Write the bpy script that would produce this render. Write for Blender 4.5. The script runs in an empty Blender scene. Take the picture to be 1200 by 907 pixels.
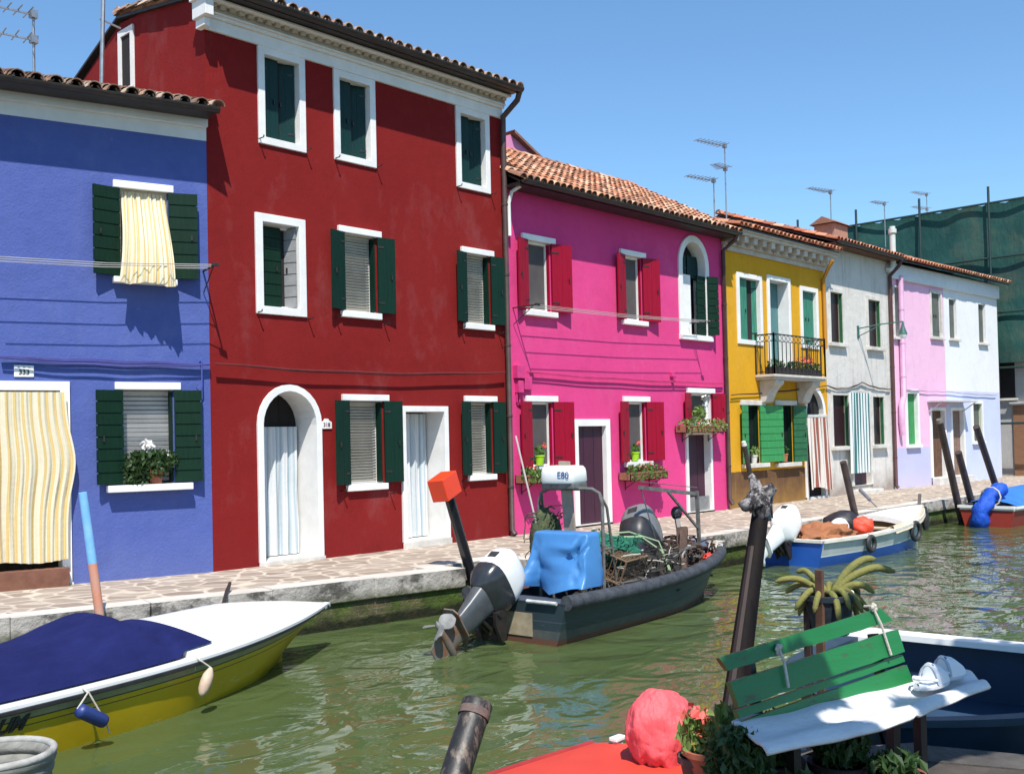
import bpy, bmesh, math, random
from mathutils import Vector, Matrix, Euler, noise
from mathutils.geometry import tessellate_polygon

scene = bpy.context.scene
COL = scene.collection
rad = math.radians
rnd = random.Random(11)

# ------------------------------------------------------------------ camera
FPX, PX, PY = 1220.0, 600.0, 489.0          # measured on the 1200 px wide photograph
CAM = Vector((0.0, -12.83, 1.73))
_x = Vector((1138, 0, -1220)).normalized()
_z = Vector((-.0226, 1, -.0226 * 1138 / 1220)).normalized()
_y = _z.cross(_x)
RM = Matrix((_x, _y, _z))                    # camera axes -> world
cam_d = bpy.data.cameras.new('camera'); cam = bpy.data.objects.new('camera', cam_d); COL.objects.link(cam)
cam.matrix_world = Matrix.Translation(CAM) @ RM.to_4x4()
cam_d.sensor_width = 36; cam_d.lens = FPX * 36 / 1200
cam_d.shift_y = (PY - 453.5) / 1200
cam_d.clip_start = .05; cam_d.clip_end = 3000
scene.camera = cam

def ray(px, py): return (RM @ Vector(((px - PX) / FPX, -(py - PY) / FPX, -1)))
def atz(px, py, z):
    d = ray(px, py); return CAM + d * ((z - CAM.z) / d.z)
def aty(px, py, y):
    d = ray(px, py); return CAM + d * ((y - CAM.y) / d.y)
def atx(px, py, x):
    d = ray(px, py); return CAM + d * ((x - CAM.x) / d.x)
def atd(px, py, dep): return CAM + ray(px, py) * dep

class Frame:
    def __init__(s, o, deg):
        s.o = Vector(o); s.a = rad(deg)
        s.ex = Vector((math.cos(s.a), math.sin(s.a), 0)); s.ey = Vector((-math.sin(s.a), math.cos(s.a), 0))
    def loc(s, w):
        v = w - s.o; return Vector((v.dot(s.ex), v.dot(s.ey), v.z))
    def u(s, px, py, d=0.0):
        r = ray(px, py); c = CAM - s.o
        t = (-d - c.dot(s.ey)) / r.dot(s.ey)
        return s.loc(CAM + r * t)

# ------------------------------------------------------------------ mesh builder
class MB:
    def __init__(s): s.v = []; s.f = []; s.m = []; s.uv = {}
    def add(s, vs, fs, m=0, M=None, uvs=None):
        b = len(s.v)
        s.v += [(M @ Vector(v)) if M else Vector(v) for v in vs]
        for i, f in enumerate(fs):
            if uvs: s.uv[len(s.f)] = [uvs[k] for k in f]
            s.f.append([b + k for k in f]); s.m.append(m)
        return s
    def box(s, x0, y0, z0, x1, y1, z1, m=0, M=None):
        if x0 > x1: x0, x1 = x1, x0
        if y0 > y1: y0, y1 = y1, y0
        if z0 > z1: z0, z1 = z1, z0
        v = [(x0,y0,z0),(x1,y0,z0),(x1,y1,z0),(x0,y1,z0),(x0,y0,z1),(x1,y0,z1),(x1,y1,z1),(x0,y1,z1)]
        return s.add(v, [(3,2,1,0),(4,5,6,7),(0,1,5,4),(1,2,6,5),(2,3,7,6),(3,0,4,7)], m, M)
    def beam(s, p, q, w, h, m=0, up=(0,0,1)):
        p = Vector(p); q = Vector(q); d = (q - p); L = d.length; d.normalize()
        up = Vector(up)
        if abs(d.dot(up)) > .98: up = Vector((1,0,0))
        sx = d.cross(up).normalized(); uz = sx.cross(d)
        M = Matrix((( d.x, sx.x, uz.x, p.x), (d.y, sx.y, uz.y, p.y), (d.z, sx.z, uz.z, p.z), (0,0,0,1)))
        return s.box(0, -w/2, -h/2, L, w/2, h/2, m, M)
    def tube(s, pts, r, n=8, m=0, caps=True):
        pts = [Vector(p) for p in pts]; N = len(pts)
        rs = r if isinstance(r, (list, tuple)) else [r] * N
        vs = []; fs = []
        prev = None
        for i, p in enumerate(pts):
            t = (pts[min(i+1, N-1)] - pts[max(i-1, 0)]).normalized()
            if prev is None:
                a = Vector((0,0,1)) if abs(t.z) < .9 else Vector((1,0,0))
                prev = (a - t * a.dot(t)).normalized()
            else:
                prev = (prev - t * prev.dot(t)).normalized()
            b = t.cross(prev)
            for k in range(n):
                an = 2 * math.pi * k / n
                vs.append(p + (prev * math.cos(an) + b * math.sin(an)) * rs[i])
        for i in range(N - 1):
            for k in range(n):
                k2 = (k + 1) % n
                fs.append((i*n+k, i*n+k2, (i+1)*n+k2, (i+1)*n+k))
        if caps:
            fs.append(tuple(range(n-1, -1, -1))); fs.append(tuple((N-1)*n + k for k in range(n)))
        return s.add(vs, fs, m)
    def lathe(s, c, prof, n=20, m=0, M=None, capb=True, capt=True, sx=1, sy=1):
        c = Vector(c); vs = []; fs = []
        for r, z in prof:
            for k in range(n):
                a = 2*math.pi*k/n; vs.append(c + Vector((r*math.cos(a)*sx, r*math.sin(a)*sy, z)))
        for i in range(len(prof)-1):
            for k in range(n):
                k2 = (k+1) % n; fs.append((i*n+k, i*n+k2, (i+1)*n+k2, (i+1)*n+k))
        if capb: fs.append(tuple(range(n-1,-1,-1)))
        if capt: fs.append(tuple((len(prof)-1)*n+k for k in range(n)))
        return s.add(vs, fs, m, M)
    def sheet(s, g, m=0, uv=True, M=None):
        R_, C_ = len(g), len(g[0]); vs = [p for row in g for p in row]; fs = []; 
        uvs = [(j/(C_-1), i/(R_-1)) for i in range(R_) for j in range(C_)]
        for i in range(R_-1):
            for j in range(C_-1):
                fs.append((i*C_+j, i*C_+j+1, (i+1)*C_+j+1, (i+1)*C_+j))
        return s.add(vs, fs, m, M, uvs if uv else None)
    def blob(s, c, r, seg=14, rings=9, m=0, amp=0., sc=3., M=None, seed=0):
        c = Vector(c); vs = []; fs = []
        for i in range(rings+1):
            th = math.pi*i/rings
            for k in range(seg):
                a = 2*math.pi*k/seg
                d = Vector((math.sin(th)*math.cos(a), math.sin(th)*math.sin(a), math.cos(th)))
                f = 1 + amp*noise.noise(d*sc + Vector((seed,seed*.7,0)))
                vs.append(c + Vector((d.x*r[0]*f, d.y*r[1]*f, d.z*r[2]*f)))
        for i in range(rings):
            for k in range(seg):
                k2 = (k+1) % seg; fs.append((i*seg+k, (i+1)*seg+k, (i+1)*seg+k2, i*seg+k2))
        return s.add(vs, fs, m, M)
    def ring(s, inner, outer, yf, yb_in, yb_out, m=0):
        n = len(inner)
        vs = [(x,yf,z) for x,z in inner] + [(x,yf,z) for x,z in outer] + [(x,yb_in,z) for x,z in inner] + [(x,yb_out,z) for x,z in outer]
        fs = []
        for k in range(n):
            j = (k+1) % n
            fs += [(k, j, n+j, n+k), (k, 2*n+k, 2*n+j, j), (n+k, n+j, 3*n+j, 3*n+k)]
        return s.add(vs, fs, m)
    def poly(s, pts, y, m=0):
        return s.add([(x,y,z) for x,z in pts], [tuple(range(len(pts)))], m)
    def leaf(s, p, size, m=0, elong=1.6, r=rnd):
        q = Euler((r.uniform(0,6.3), r.uniform(0,6.3), r.uniform(0,6.3))).to_matrix()
        a = size
        v = [q @ Vector(t) + p for t in ((-a*elong/2,0,0),(0,-a/2.2,a*.12),(a*elong/2,0,0),(0,a/2.2,a*.12))]
        return s.add(v, [(0,1,2,3)], m)
    def build(s, name, mats, parent=None, smooth=False, bevel=0., angle=40, kind=None, seg=2):
        me = bpy.data.meshes.new(name)
        me.from_pydata([tuple(v) for v in s.v], [], s.f)
        if not isinstance(mats, (list, tuple)): mats = [mats]
        for mt in mats: me.materials.append(mt)
        me.polygons.foreach_set('material_index', s.m)
        if s.uv:
            ul = me.uv_layers.new(name='UVMap')
            for fi, c in s.uv.items():
                p = me.polygons[fi]
                for li, t in zip(p.loop_indices, c): ul.data[li].uv = t
        me.update()
        bm = bmesh.new(); bm.from_mesh(me)
        bmesh.ops.recalc_face_normals(bm, faces=bm.faces); bm.to_mesh(me); bm.free()
        if smooth:
            me.shade_smooth()
            me.set_sharp_from_angle(angle=rad(angle))
        o = bpy.data.objects.new(name, me); COL.objects.link(o)
        if parent: o.parent = parent
        if bevel:
            b = o.modifiers.new('bevel', 'BEVEL'); b.width = bevel; b.segments = seg; b.limit_method = 'ANGLE'; b.angle_limit = rad(50)
        if kind: o['kind'] = kind
        return o

def tag(o, label, cat, group=None):
    o['label'] = label; o['category'] = cat
    if group: o['group'] = group
    return o
def thing(name, label, cat, loc=(0,0,0), rz=0., group=None):
    o = bpy.data.objects.new(name, None); COL.objects.link(o)
    o.location = loc; o.rotation_euler = (0,0,rz); o.empty_display_size = .2
    return tag(o, label, cat, group)
def text_mesh(name, body, size, mat, parent, M, extrude=.002, shear=0., bold=0.):
    cu = bpy.data.curves.new(name, 'FONT'); cu.body = body; cu.size = size; cu.extrude = extrude; cu.shear = shear
    cu.align_x = 'CENTER'; cu.align_y = 'CENTER'; cu.offset = bold
    t = bpy.data.objects.new(name, cu); COL.objects.link(t)
    bpy.context.view_layer.update()
    me = bpy.data.meshes.new_from_object(t.evaluated_get(bpy.context.evaluated_depsgraph_get()))
    bpy.data.objects.remove(t); me.transform(M); me.materials.clear(); me.materials.append(mat)
    o = bpy.data.objects.new(name, me); COL.objects.link(o); o.parent = parent
    return o

# ------------------------------------------------------------------ materials
class NT:
    def __init__(s, name):
        s.mat = bpy.data.materials.new(name); s.mat.use_nodes = True
        s.t = s.mat.node_tree; s.n = s.t.nodes; s.l = s.t.links
        s.b = s.n['Principled BSDF']
    def new(s, k, **kw):
        n = s.n.new(k)
        for a, v in kw.items():
            if a in ('scale_','detail_'): continue
            setattr(n, a, v)
        return n
    def link(s, a, b): s.l.new(a, b)
    def obj(s): 
        if not hasattr(s, '_tc'): s._tc = s.new('ShaderNodeTexCoord')
        return s._tc.outputs['Object']
    def geo(s):
        if not hasattr(s, '_g'): s._g = s.new('ShaderNodeNewGeometry')
        return s._g
    def mapping(s, vec, scale):
        m = s.new('ShaderNodeMapping'); m.inputs['Scale'].default_value = scale; s.link(vec, m.inputs['Vector']); return m.outputs[0]
    def noise(s, sc, det=5, rough=.6, vec=None, stretch=None, dist=0.):
        n = s.new('ShaderNodeTexNoise'); n.inputs['Scale'].default_value = sc; n.inputs['Detail'].default_value = det
        n.inputs['Roughness'].default_value = rough; n.inputs['Distortion'].default_value = dist
        v = vec or s.obj()
        if stretch: v = s.mapping(v, stretch)
        s.link(v, n.inputs['Vector']); return n.outputs['Fac']
    def ramp(s, fac, a, b):
        m = s.new('ShaderNodeMapRange'); m.inputs[1].default_value = a; m.inputs[2].default_value = b
        s.link(fac, m.inputs[0]); return m.outputs[0]
    def mix(s, fac, a, b, mode='MIX'):
        m = s.new('ShaderNodeMix'); m.data_type = 'RGBA'; m.blend_type = mode
        for val, i in ((fac, 0), (a, 6), (b, 7)):
            if isinstance(val, (int, float)): m.inputs[i].default_value = val
            elif isinstance(val, (tuple, list)): m.inputs[i].default_value = (*val[:3], 1)
            else: s.link(val, m.inputs[i])
        return m.outputs[2]
    def math(s, op, a, b=0.):
        m = s.new('ShaderNodeMath'); m.operation = op
        for v, i in ((a,0),(b,1)):
            if isinstance(v, (int,float)): m.inputs[i].default_value = v
            else: s.link(v, m.inputs[i])
        return m.outputs[0]
    def bump(s, h, strength, dist=.02, prev=None):
        b = s.new('ShaderNodeBump'); b.inputs['Strength'].default_value = strength; b.inputs['Distance'].default_value = dist
        s.link(h, b.inputs['Height'])
        if prev: s.link(prev, b.inputs['Normal'])
        return b.outputs[0]
    def out(s, col=None, rough=.6, metal=0., spec=None, normal=None):
        for v, k in ((col,'Base Color'),(rough,'Roughness'),(metal,'Metallic'),(spec,'Specular IOR Level'),(normal,'Normal')):
            if v is None: continue
            if isinstance(v, (int,float)): s.b.inputs[k].default_value = v
            elif isinstance(v, (tuple,list)): s.b.inputs[k].default_value = (*v[:3],1)
            else: s.link(v, s.b.inputs[k])
        return s.mat

def mul(c, k): return tuple(min(1, x*k) for x in c)
def pm(name, c, c2=None, rough=.6, sc=3., metal=0., spec=.5, bump=0., bsc=40., island=False, lo=.35, hi=.65, stretch=None, bdist=.01, rvar=0.):
    t = NT(name); c2 = c2 or mul(c, .72)
    if island: fac = t.geo().outputs['Random Per Island']
    else: fac = t.ramp(t.noise(sc, 6, .65, stretch=stretch), lo, hi)
    col = t.mix(fac, c, c2)
    r = rough
    if rvar: r = t.math('ADD', t.math('MULTIPLY', t.noise(sc*2.3, 4), rvar*2), rough - rvar)
    nm = t.bump(t.noise(bsc, 4, stretch=stretch), bump, bdist) if bump else None
    return t.out(col, r, metal, spec, nm)
def stucco(name, c, c2, dirt=(.25,.2,.17), dirt_amt=.25, lowcol=None, zsplit=None, bump=.5, scratch=None, band=0.):
    t = NT(name)
    big = t.ramp(t.noise(.55, 6, .62), .3, .72)
    col = t.mix(big, c, c2)
    fine = t.ramp(t.noise(9, 5, .7), .35, .75)
    col = t.mix(t.math('MULTIPLY', fine, .25), col, mul(c, .70))
    patch = t.ramp(t.noise(1.9, 7, .68, dist=.5), .50, .66)
    col = t.mix(t.math('MULTIPLY', patch, .20), col, mul(c, .66))
    faded = t.ramp(t.noise(1.1, 6, .7, stretch=(1, 1, .6)), .54, .74)
    col = t.mix(t.math('MULTIPLY', faded, .16), col, tuple(x*.75 + .20 for x in c))
    sep = t.new('ShaderNodeSeparateXYZ'); t.link(t.obj(), sep.inputs[0])
    if lowcol:
        wob = t.math('ADD', sep.outputs['Z'], t.math('MULTIPLY', t.noise(4, 4), .05))
        f = t.ramp(wob, zsplit + .02, zsplit + .035)
        low = t.mix(big, lowcol, mul(lowcol, .85))
        col = t.mix(f, low, col)
    # damp and splash staining creeping up from the paving, run-off streaks
    st = t.ramp(t.noise(1.6, 6, .7, stretch=(3.2,3.2,.35)), .52, .8)
    col = t.mix(t.math('MULTIPLY', st, dirt_amt), col, dirt)
    h = t.math('ADD', t.math('MULTIPLY', sep.outputs['Z'], -1.), t.math('MULTIPLY', t.noise(2.2, 6), 1.1))
    col = t.mix(t.math('MULTIPLY', t.ramp(h, -.05, .55), dirt_amt * 1.3), col, mul(dirt, 1.1))
    if scratch:
        s2 = t.ramp(t.noise(2.7, 5, .75), .66, .72)
        col = t.mix(t.math('MULTIPLY', s2, .35), col, scratch)
    b = t.bump(t.noise(30, 6, .65), bump, .012)
    b = t.bump(t.noise(3.5, 3, .6), bump * .6, .03, b)
    return t.out(col, .88, 0, .2, b)
def stripes(name, cols, n, rough=.85, transl=.25):
    """woven cloth, stripes run down the cloth (U across its width)"""
    t = NT(name)
    uv = t.new('ShaderNodeUVMap'); sep = t.new('ShaderNodeSeparateXYZ'); t.link(uv.outputs[0], sep.inputs[0])
    fr = t.math('FRACT', t.math('MULTIPLY', sep.outputs['X'], n))
    r = t.new('ShaderNodeValToRGB'); r.color_ramp.interpolation = 'LINEAR'
    e = r.color_ramp.elements
    e[0].position = 0; e[0].color = (*cols[0][1], 1); e[1].position = cols[1][0]; e[1].color = (*cols[1][1], 1)
    for p, c in cols[2:]:
        k = e.new(p); k.color = (*c, 1)
    t.link(fr, r.inputs[0])
    col = t.mix(t.math('MULTIPLY', t.noise(6, 4), .15), r.outputs[0], (.3,.25,.2))
    t.out(col, rough, 0, .2, t.bump(t.noise(14, 4), .25, .02))
    tr = t.new('ShaderNodeBsdfTranslucent'); t.link(col, tr.inputs['Color'])
    mx = t.new('ShaderNodeMixShader'); mx.inputs[0].default_value = transl
    t.link(t.b.outputs[0], mx.inputs[1]); t.link(tr.outputs[0], mx.inputs[2])
    t.link(mx.outputs[0], t.n['Material Output'].inputs['Surface'])
    return t.mat
def leafmat(name, c, c2):
    t = NT(name)
    col = t.mix(t.geo().outputs['Random Per Island'], c, c2)
    t.out(col, .5, 0, .4)
    tr = t.new('ShaderNodeBsdfTranslucent'); t.link(t.mix(.5, col, (.15,.2,.02)), tr.inputs['Color'])
    mx = t.new('ShaderNodeMixShader'); mx.inputs[0].default_value = .25
    t.link(t.b.outputs[0], mx.inputs[1]); t.link(tr.outputs[0], mx.inputs[2])
    t.link(mx.outputs[0], t.n['Material Output'].inputs['Surface'])
    return t.mat
def tilemat(name, cols, lichen=.35):
    t = NT(name)
    r = t.new('ShaderNodeValToRGB'); r.color_ramp.interpolation = 'CONSTANT'
    e = r.color_ramp.elements
    e[0].position = 0; e[0].color = (*cols[0],1); e[1].position = 1/len(cols); e[1].color = (*cols[1],1)
    for i, c in enumerate(cols[2:]):
        k = e.new((i+2)/len(cols)); k.color = (*c,1)
    t.link(t.geo().outputs['Random Per Island'], r.inputs[0])
    f = t.ramp(t.noise(7, 6, .7), .5, .72)
    col = t.mix(t.math('MULTIPLY', f, lichen), r.outputs[0], (.07,.06,.045))
    f2 = t.ramp(t.noise(16, 4, .7), .56, .7)
    col = t.mix(t.math('MULTIPLY', f2, lichen*.8), col, (.45,.42,.34))
    return t.out(col, .9, 0, .15, t.bump(t.noise(45, 4), .4, .01))

WHITE = pm('white_stone_paint', (.80,.79,.77), (.70,.68,.65), .6, 2.5, bump=.15, bsc=30)
STONE = pm('istrian_stone', (.66,.63,.58), (.48,.45,.40), .7, 3, bump=.3, bsc=25)
GREEN = pm('dark_green_shutter', (.002,.019,.012), (.004,.026,.016), .55, spec=.18, sc=6, stretch=(8,8,.7), bump=.2, bsc=20)
GREENB = pm('bottle_green_shutter', (.002,.018,.009), (.005,.026,.013), .55, 6, spec=.18, stretch=(8,8,.7), bump=.2, bsc=20)
TEAL = pm('blue_green_closed_shutter', (.003,.025,.024), (.006,.035,.032), .5, 6, spec=.2, stretch=(10,10,.6), bump=.2, bsc=20)
CRIM = pm('crimson_shutter', (.30,.002,.022), (.24,.0015,.018), .5, 5, spec=.2, stretch=(8,8,.7), bump=.2, bsc=20)
LEAFG = pm('bright_green_shutter', (.022,.19,.045), (.04,.28,.085), .6, 5, stretch=(6,6,.8), bump=.3, bsc=20)
JADE = pm('worn_jade_shutter', (.015,.13,.08), (.05,.24,.16), .65, 4, stretch=(9,9,.6), bump=.3, bsc=20)
AQUA = pm('weathered_aqua_door', (.06,.16,.17), (.09,.21,.21), .65, 4, stretch=(9,9,.6), bump=.3, bsc=20)
PLUM = pm('dark_plum_door', (.035,.004,.018), (.05,.008,.026), .55, 4, stretch=(9,9,.6), bump=.2, bsc=20)
BROWN = pm('brown_metal_pipe', (.050,.026,.022), (.08,.045,.04), .5, 4, bump=.1)
BLACKG = pm('black_gutter', (.018,.015,.014), (.04,.03,.028), .5, 4)
GLASS = pm('dark_window_glass', (.012,.013,.014), (.02,.02,.022), .08, 2, spec=.6)
SCREEN = pm('grey_insect_screen', (.065,.055,.055), (.09,.08,.075), .7, 2)
DARK = pm('dark_interior', (.010,.008,.008), (.016,.012,.012), .9)
BLIND = pm('beige_blind_slat', (.34,.31,.25), (.42,.39,.33), .6, 3)
BLINDW = pm('pale_blind_slat', (.42,.41,.40), (.5,.49,.48), .5, 3)
IRON = pm('black_iron', (.012,.011,.011), (.03,.022,.018), .5, 8)
WIRE = pm('pale_wire', (.45,.43,.41), None, .5)
CABLE = pm('dark_cable', (.03,.02,.02), None, .6)
ALU = pm('weathered_aluminium', (.42,.42,.42), (.3,.3,.3), .4, 8, metal=.8)
TERRA = pm('terracotta_pot', (.42,.13,.065), (.33,.10,.05), .8, 7, bump=.2, bsc=30)
SOIL = pm('potting_soil', (.03,.02,.013), None, .95, 20)
WOODG = pm('weathered_grey_wood', (.20,.17,.145), (.10,.08,.07), .85, 5, stretch=(1,1,.2), bump=.4, bsc=25)
WOODB = pm('brown_stake_wood', (.14,.065,.035), (.07,.035,.02), .85, 5, bump=.4, bsc=25)
ROPE = pm('pale_rope', (.55,.50,.42), (.4,.36,.3), .85, 20, bump=.5, bsc=120)
PLW = pm('white_gelcoat', (.82,.82,.80), (.74,.74,.71), .25, 2, spec=.5)
RUBBER = pm('black_rubber', (.016,.016,.018), (.035,.035,.037), .6, 8, bump=.2)
LEAF1 = leafmat('green_leaves', (.045,.12,.02), (.10,.19,.035))
LEAF2 = leafmat('pale_green_leaves', (.12,.20,.04), (.20,.29,.08))
LEAF3 = leafmat('dark_leaves', (.02,.055,.014), (.05,.095,.03))
FLR = pm('red_petals', (.72,.05,.05), (.75,.16,.10), .6, island=True)
FLW = pm('white_petals', (.85,.83,.80), (.75,.7,.68), .6, island=True)

# ------------------------------------------------------------------ helpers for buildings
WF = Frame((0,0,0), 0)
def solo(mb, name, mats, label, cat, frame=WF, group=None, smooth=False, bevel=0., kind=None, angle=40):
    xs = [v.x for v in mb.v]; ys = [v.y for v in mb.v]; zs = [v.z for v in mb.v]
    base = Vector(((min(xs)+max(xs))/2, (min(ys)+max(ys))/2, min(zs)))
    mb.v = [v - base for v in mb.v]
    o = mb.build(name, mats, None, smooth, bevel, angle)
    o.location = frame.o + frame.ex*base.x + frame.ey*base.y + Vector((0,0,base.z)); o.rotation_euler = (0,0,frame.a)
    if kind: o['kind'] = kind
    else: tag(o, label, cat, group)
    return o
def rectp(x0, x1, z0, z1, g=0., gb=None):
    gb = g if gb is None else gb
    return [(x0-g, z0-gb), (x1+g, z0-gb), (x1+g, z1+g), (x0-g, z1+g)]
def archp(x0, x1, z0, zs, rise, g=0., n=14, gb=0., point=0.):
    c = (x0+x1)/2; r = (x1-x0)/2 + g; h = rise + g
    pts = [(x0-g, z0-gb), (x1+g, z0-gb)]
    for k in range(n+1):
        a = math.pi*k/n
        pts.append((c + r*math.cos(a), zs + h*(math.sin(a) + point*(1-abs(math.cos(a)))*math.sin(a)**.5 if point else math.sin(a))))
    return pts
def loop(mb, poly, y0, y1, m=0):
    n = len(poly); vs = [(x,y0,z) for x,z in poly] + [(x,y1,z) for x,z in poly]
    return mb.add(vs, [(k,(k+1)%n,n+(k+1)%n,n+k) for k in range(n)], m)
def shrink(poly, e):
    cx = sum(p[0] for p in poly)/len(poly); cz = sum(p[1] for p in poly)/len(poly)
    return [(x + (e if x < cx else -e), z + (e if z < cz else -e)) for x,z in poly]
def shutter(parent, hx, hy, z0, w, h, side, phi, mat, style='plank'):
    mb = MB(); s = side
    if style == 'plank':
        n = max(2, round(w/.14)); b = w/n
        for i in range(n): mb.box(s*(i*b+.002), -.034+.002*(i%2), 0, s*((i+1)*b-.003), 0, h)
        for z in (.12*h, .86*h): mb.box(0, -.040, z, s*w*.35, -.0345, z+.03, 1)
        mb.box(s*.012, -.030, .02, s*(w-.012), -.004, h-.02)
    else:
        n = max(4, round(h/.165)); b = h/n
        for i in range(n): mb.box(0, -.036, i*b+.008, s*w, 0, (i+1)*b-.008)
        mb.box(s*.02, -.024, .02, s*(w-.02), -.004, h-.02)
    mb.box(s*(w-.09), -.056, h*.45, s*(w-.07), -.0365, h*.51, 1)
    o = mb.build('shutter', [mat, IRON], parent)
    o.location = (hx, hy, z0); o.rotation_euler = (0,0, rad(phi if s < 0 else -phi))
    return o
def blind(parent, x0, x1, z0, z1, y, mat, pitch=.045, tilt=.5):
    mb = MB(); z = z0
    while z < z1 - pitch*.5:
        M = Matrix.Translation((0, y, z+pitch/2)) @ Matrix.Rotation(tilt + rnd.uniform(-.08,.08), 4, 'X')
        mb.box(x0, -.003, -pitch*.42, x1, .003, pitch*.42, 0, M); z += pitch
    mb.box(x0, y-.02, z1-.05, x1, y+.03, z1-.002)
    return mb.build('blind', mat, parent)

class House:
    def __init__(s, name, label, cat, frame, group=None):
        s.f = frame; s.t = thing(name, label, cat, frame.o, frame.a, group); s.op = []
    def u(s, px, py, d=0.): return s.f.u(px, py, d)
    def rect(s, L, T, R, B):
        yc = (T+B)/2; xc = (L+R)/2
        return s.u(L,yc).x, s.u(R,yc).x, s.u(xc,B).z, s.u(xc,T).z
    def win(s, L, T, R, B, casing=0., depth=.2, lintel=.12, sill=.08, ext=.1, sext=None, sh=None, fill='blind', fmat=None, pane=None,
            lining=None, cmat=None, rleaf=None, closed=None, closed_gap=.0, arch=None, lmat=None, lh=.0, sd=.1, ajar=0., name='window', wl=None, wr=None):
        x0,x1,z0,z1 = s.rect(L,T,R,B)
        if arch: hole = archp(x0,x1,z0,z1-arch,arch)
        else: hole = rectp(x0,x1,z0,z1)
        s.op.append(hole)
        inner = shrink(hole, .004); lining = lining or WHITE
        mb = MB(); mb.box(x0-.03, depth, z0-.03, x1+.03, depth+.03, z1+.03, 0)
        loop(mb, inner, .0015, depth, 1)
        fw = .045
        if fill in ('glass','screen','blind'):
            for a,b in ((x0,x0+fw),(x1-fw,x1)): mb.box(a+.004, depth-.05, z0+.004, b-.004, depth-.001, z1-.004, 2)
            mb.box(x0+fw, depth-.05, z0+.004, x1-fw, depth-.001, z0+fw, 2); mb.box(x0+fw, depth-.05, z1-fw-(arch or 0), x1-fw, depth-.001, z1-.004-(arch or 0), 2)
        w = mb.build(name, [pane or GLASS, lining, fmat or WHITE], s.t)
        if casing:
            c = MB()
            gb = casing*.95
            outer = archp(x0,x1,z0,z1-arch,arch,casing,gb=0.) if arch else rectp(x0,x1,z0,z1,casing,gb if sill is None else 0.)
            c.ring(shrink(hole,.006), outer, -.035, .02, .001)
            c.build('casing', cmat or WHITE, w, bevel=.006)
        if lintel and not casing:
            MB().box(x0-ext, -.06, z1+lh, x1+ext, .002, z1+lh+lintel).build('lintel', lmat or cmat or WHITE, w, bevel=.008)
        if sill:
            e = sext if sext is not None else ext
            MB().box(x0-e, -sd, z0-sill, x1+e, .002, z0-.001).build('sill', lmat or cmat or WHITE, w, bevel=.008)
        if fill == 'blind': blind(w, x0+.05, x1-.05, z0+.03, z1-.01, depth-.09, lmat and BLIND or BLIND)
        if fill == 'blindw': blind(w, x0+.02, x1-.02, z0+.03, z1-.01, depth-.07, BLINDW, .06, .35)
        if sh:
            mat, style, pl, pr = sh; ww = (x1-x0)/2
            shutter(w, x0-.01, -.03, z0+.01, wl or ww, z1-z0-.01, -1, pl, mat, style)
            shutter(w, x1+.01, -.03, z0+.01, wr or ww, z1-z0-.01, 1, pr, mat, style)
        if rleaf:
            MB().box(x1-.035, -.005, z0+.02, x1-.008, depth*.55, z1-.02).build('folded_leaf', rleaf, w)
        if closed:
            ww = (x1-x0)/2 - closed_gap
            for sd_, hx in ((1, x0+.01), (-1, x1-.01)):
                o = shutter(w, hx, depth*.75, z0+.01, ww-.012, z1-z0-.02-(0), sd_, 0, closed, 'plank')
                if ajar and sd_ < 0: o.rotation_euler = (0,0,rad(-ajar))
        return w, (x0,x1,z0,z1)
    def door(s, L, T, R, B, casing=.1, depth=.3, arch=None, panel=None, step=None, cmat=None, point=0., base=0., fill='plank'):
        x0,x1,z0,z1 = s.rect(L,T,R,B)
        z0 = base
        hole = archp(x0,x1,z0,z1-arch,arch,point=point) if arch else rectp(x0,x1,z0,z1)
        s.op.append(hole)
        mb = MB(); n = 6; b = (x1-x0+.06)/n
        for i in range(n): mb.box(x0-.03+i*b, depth+.004*(i%2), z0-.05, x0-.03+(i+1)*b-.004, depth+.04, z1+.03)
        mb.box(x0-.03, depth+.012, z0-.05, x1+.03, depth+.045, z1+.03)
        loop(mb, shrink(hole,.004), .0015, depth, 1)
        d = mb.build('door', [panel or DARK, cmat or WHITE], s.t)
        if casing:
            c = MB()
            outer = archp(x0,x1,z0,z1-arch,arch,casing,point=point) if arch else rectp(x0,x1,z0,z1,casing,0)
            c.ring(shrink(hole,.006), outer, -.04, .02, .001); c.build('casing', cmat or WHITE, d, bevel=.008)
        if step:
            MB().box(x0-casing-.02, -step[0], -.01, x1+casing+.02, -.0405, step[1]).build('step', step[2], d, bevel=.012)
            MB().box(x0+.006, -.04, -.01, x1-.006, depth-.002, step[1]+.012).build('threshold', step[2], d)
        return d, (x0,x1,z0,z1)
    def wall(s, x0, x1, ztop, mat, yr, zr, yb, zb, zbot=-.03, mats=None):
        s.x0, s.x1, s.zt = x0, x1, ztop
        outer = [(x0,zbot),(x1,zbot),(x1,ztop),(x0,ztop)]
        polys = [[Vector((a,b,0)) for a,b in outer]] + [[Vector((a,max(b, zbot+.001),0)) for a,b in h] for h in s.op]
        tris = tessellate_polygon(polys)
        flat = [p for q in polys for p in q]
        mb = MB(); mb.add([(p.x,0,p.y) for p in flat], tris)
        for h in s.op: loop(mb, h, 0, .60)
        e = .004
        for x in (x0+e, x1-e):
            mb.add([(x,0.0,zbot),(x,0.0,ztop),(x,yr,zr),(x,yb,zb),(x,yb,zbot)], [(0,1,2,3,4)])
        mb.add([(x0+e,yb,zbot),(x1-e,yb,zbot),(x1-e,yb,zb),(x0+e,yb,zb)], [(0,1,2,3)])
        # reveals have a back so no daylight leaks through the shell
        mb.add([(x0+.05,.66,zbot),(x1-.05,.66,zbot),(x1-.05,.66,ztop-.05),(x0+.05,.66,ztop-.05)], [(0,1,2,3)])
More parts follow.
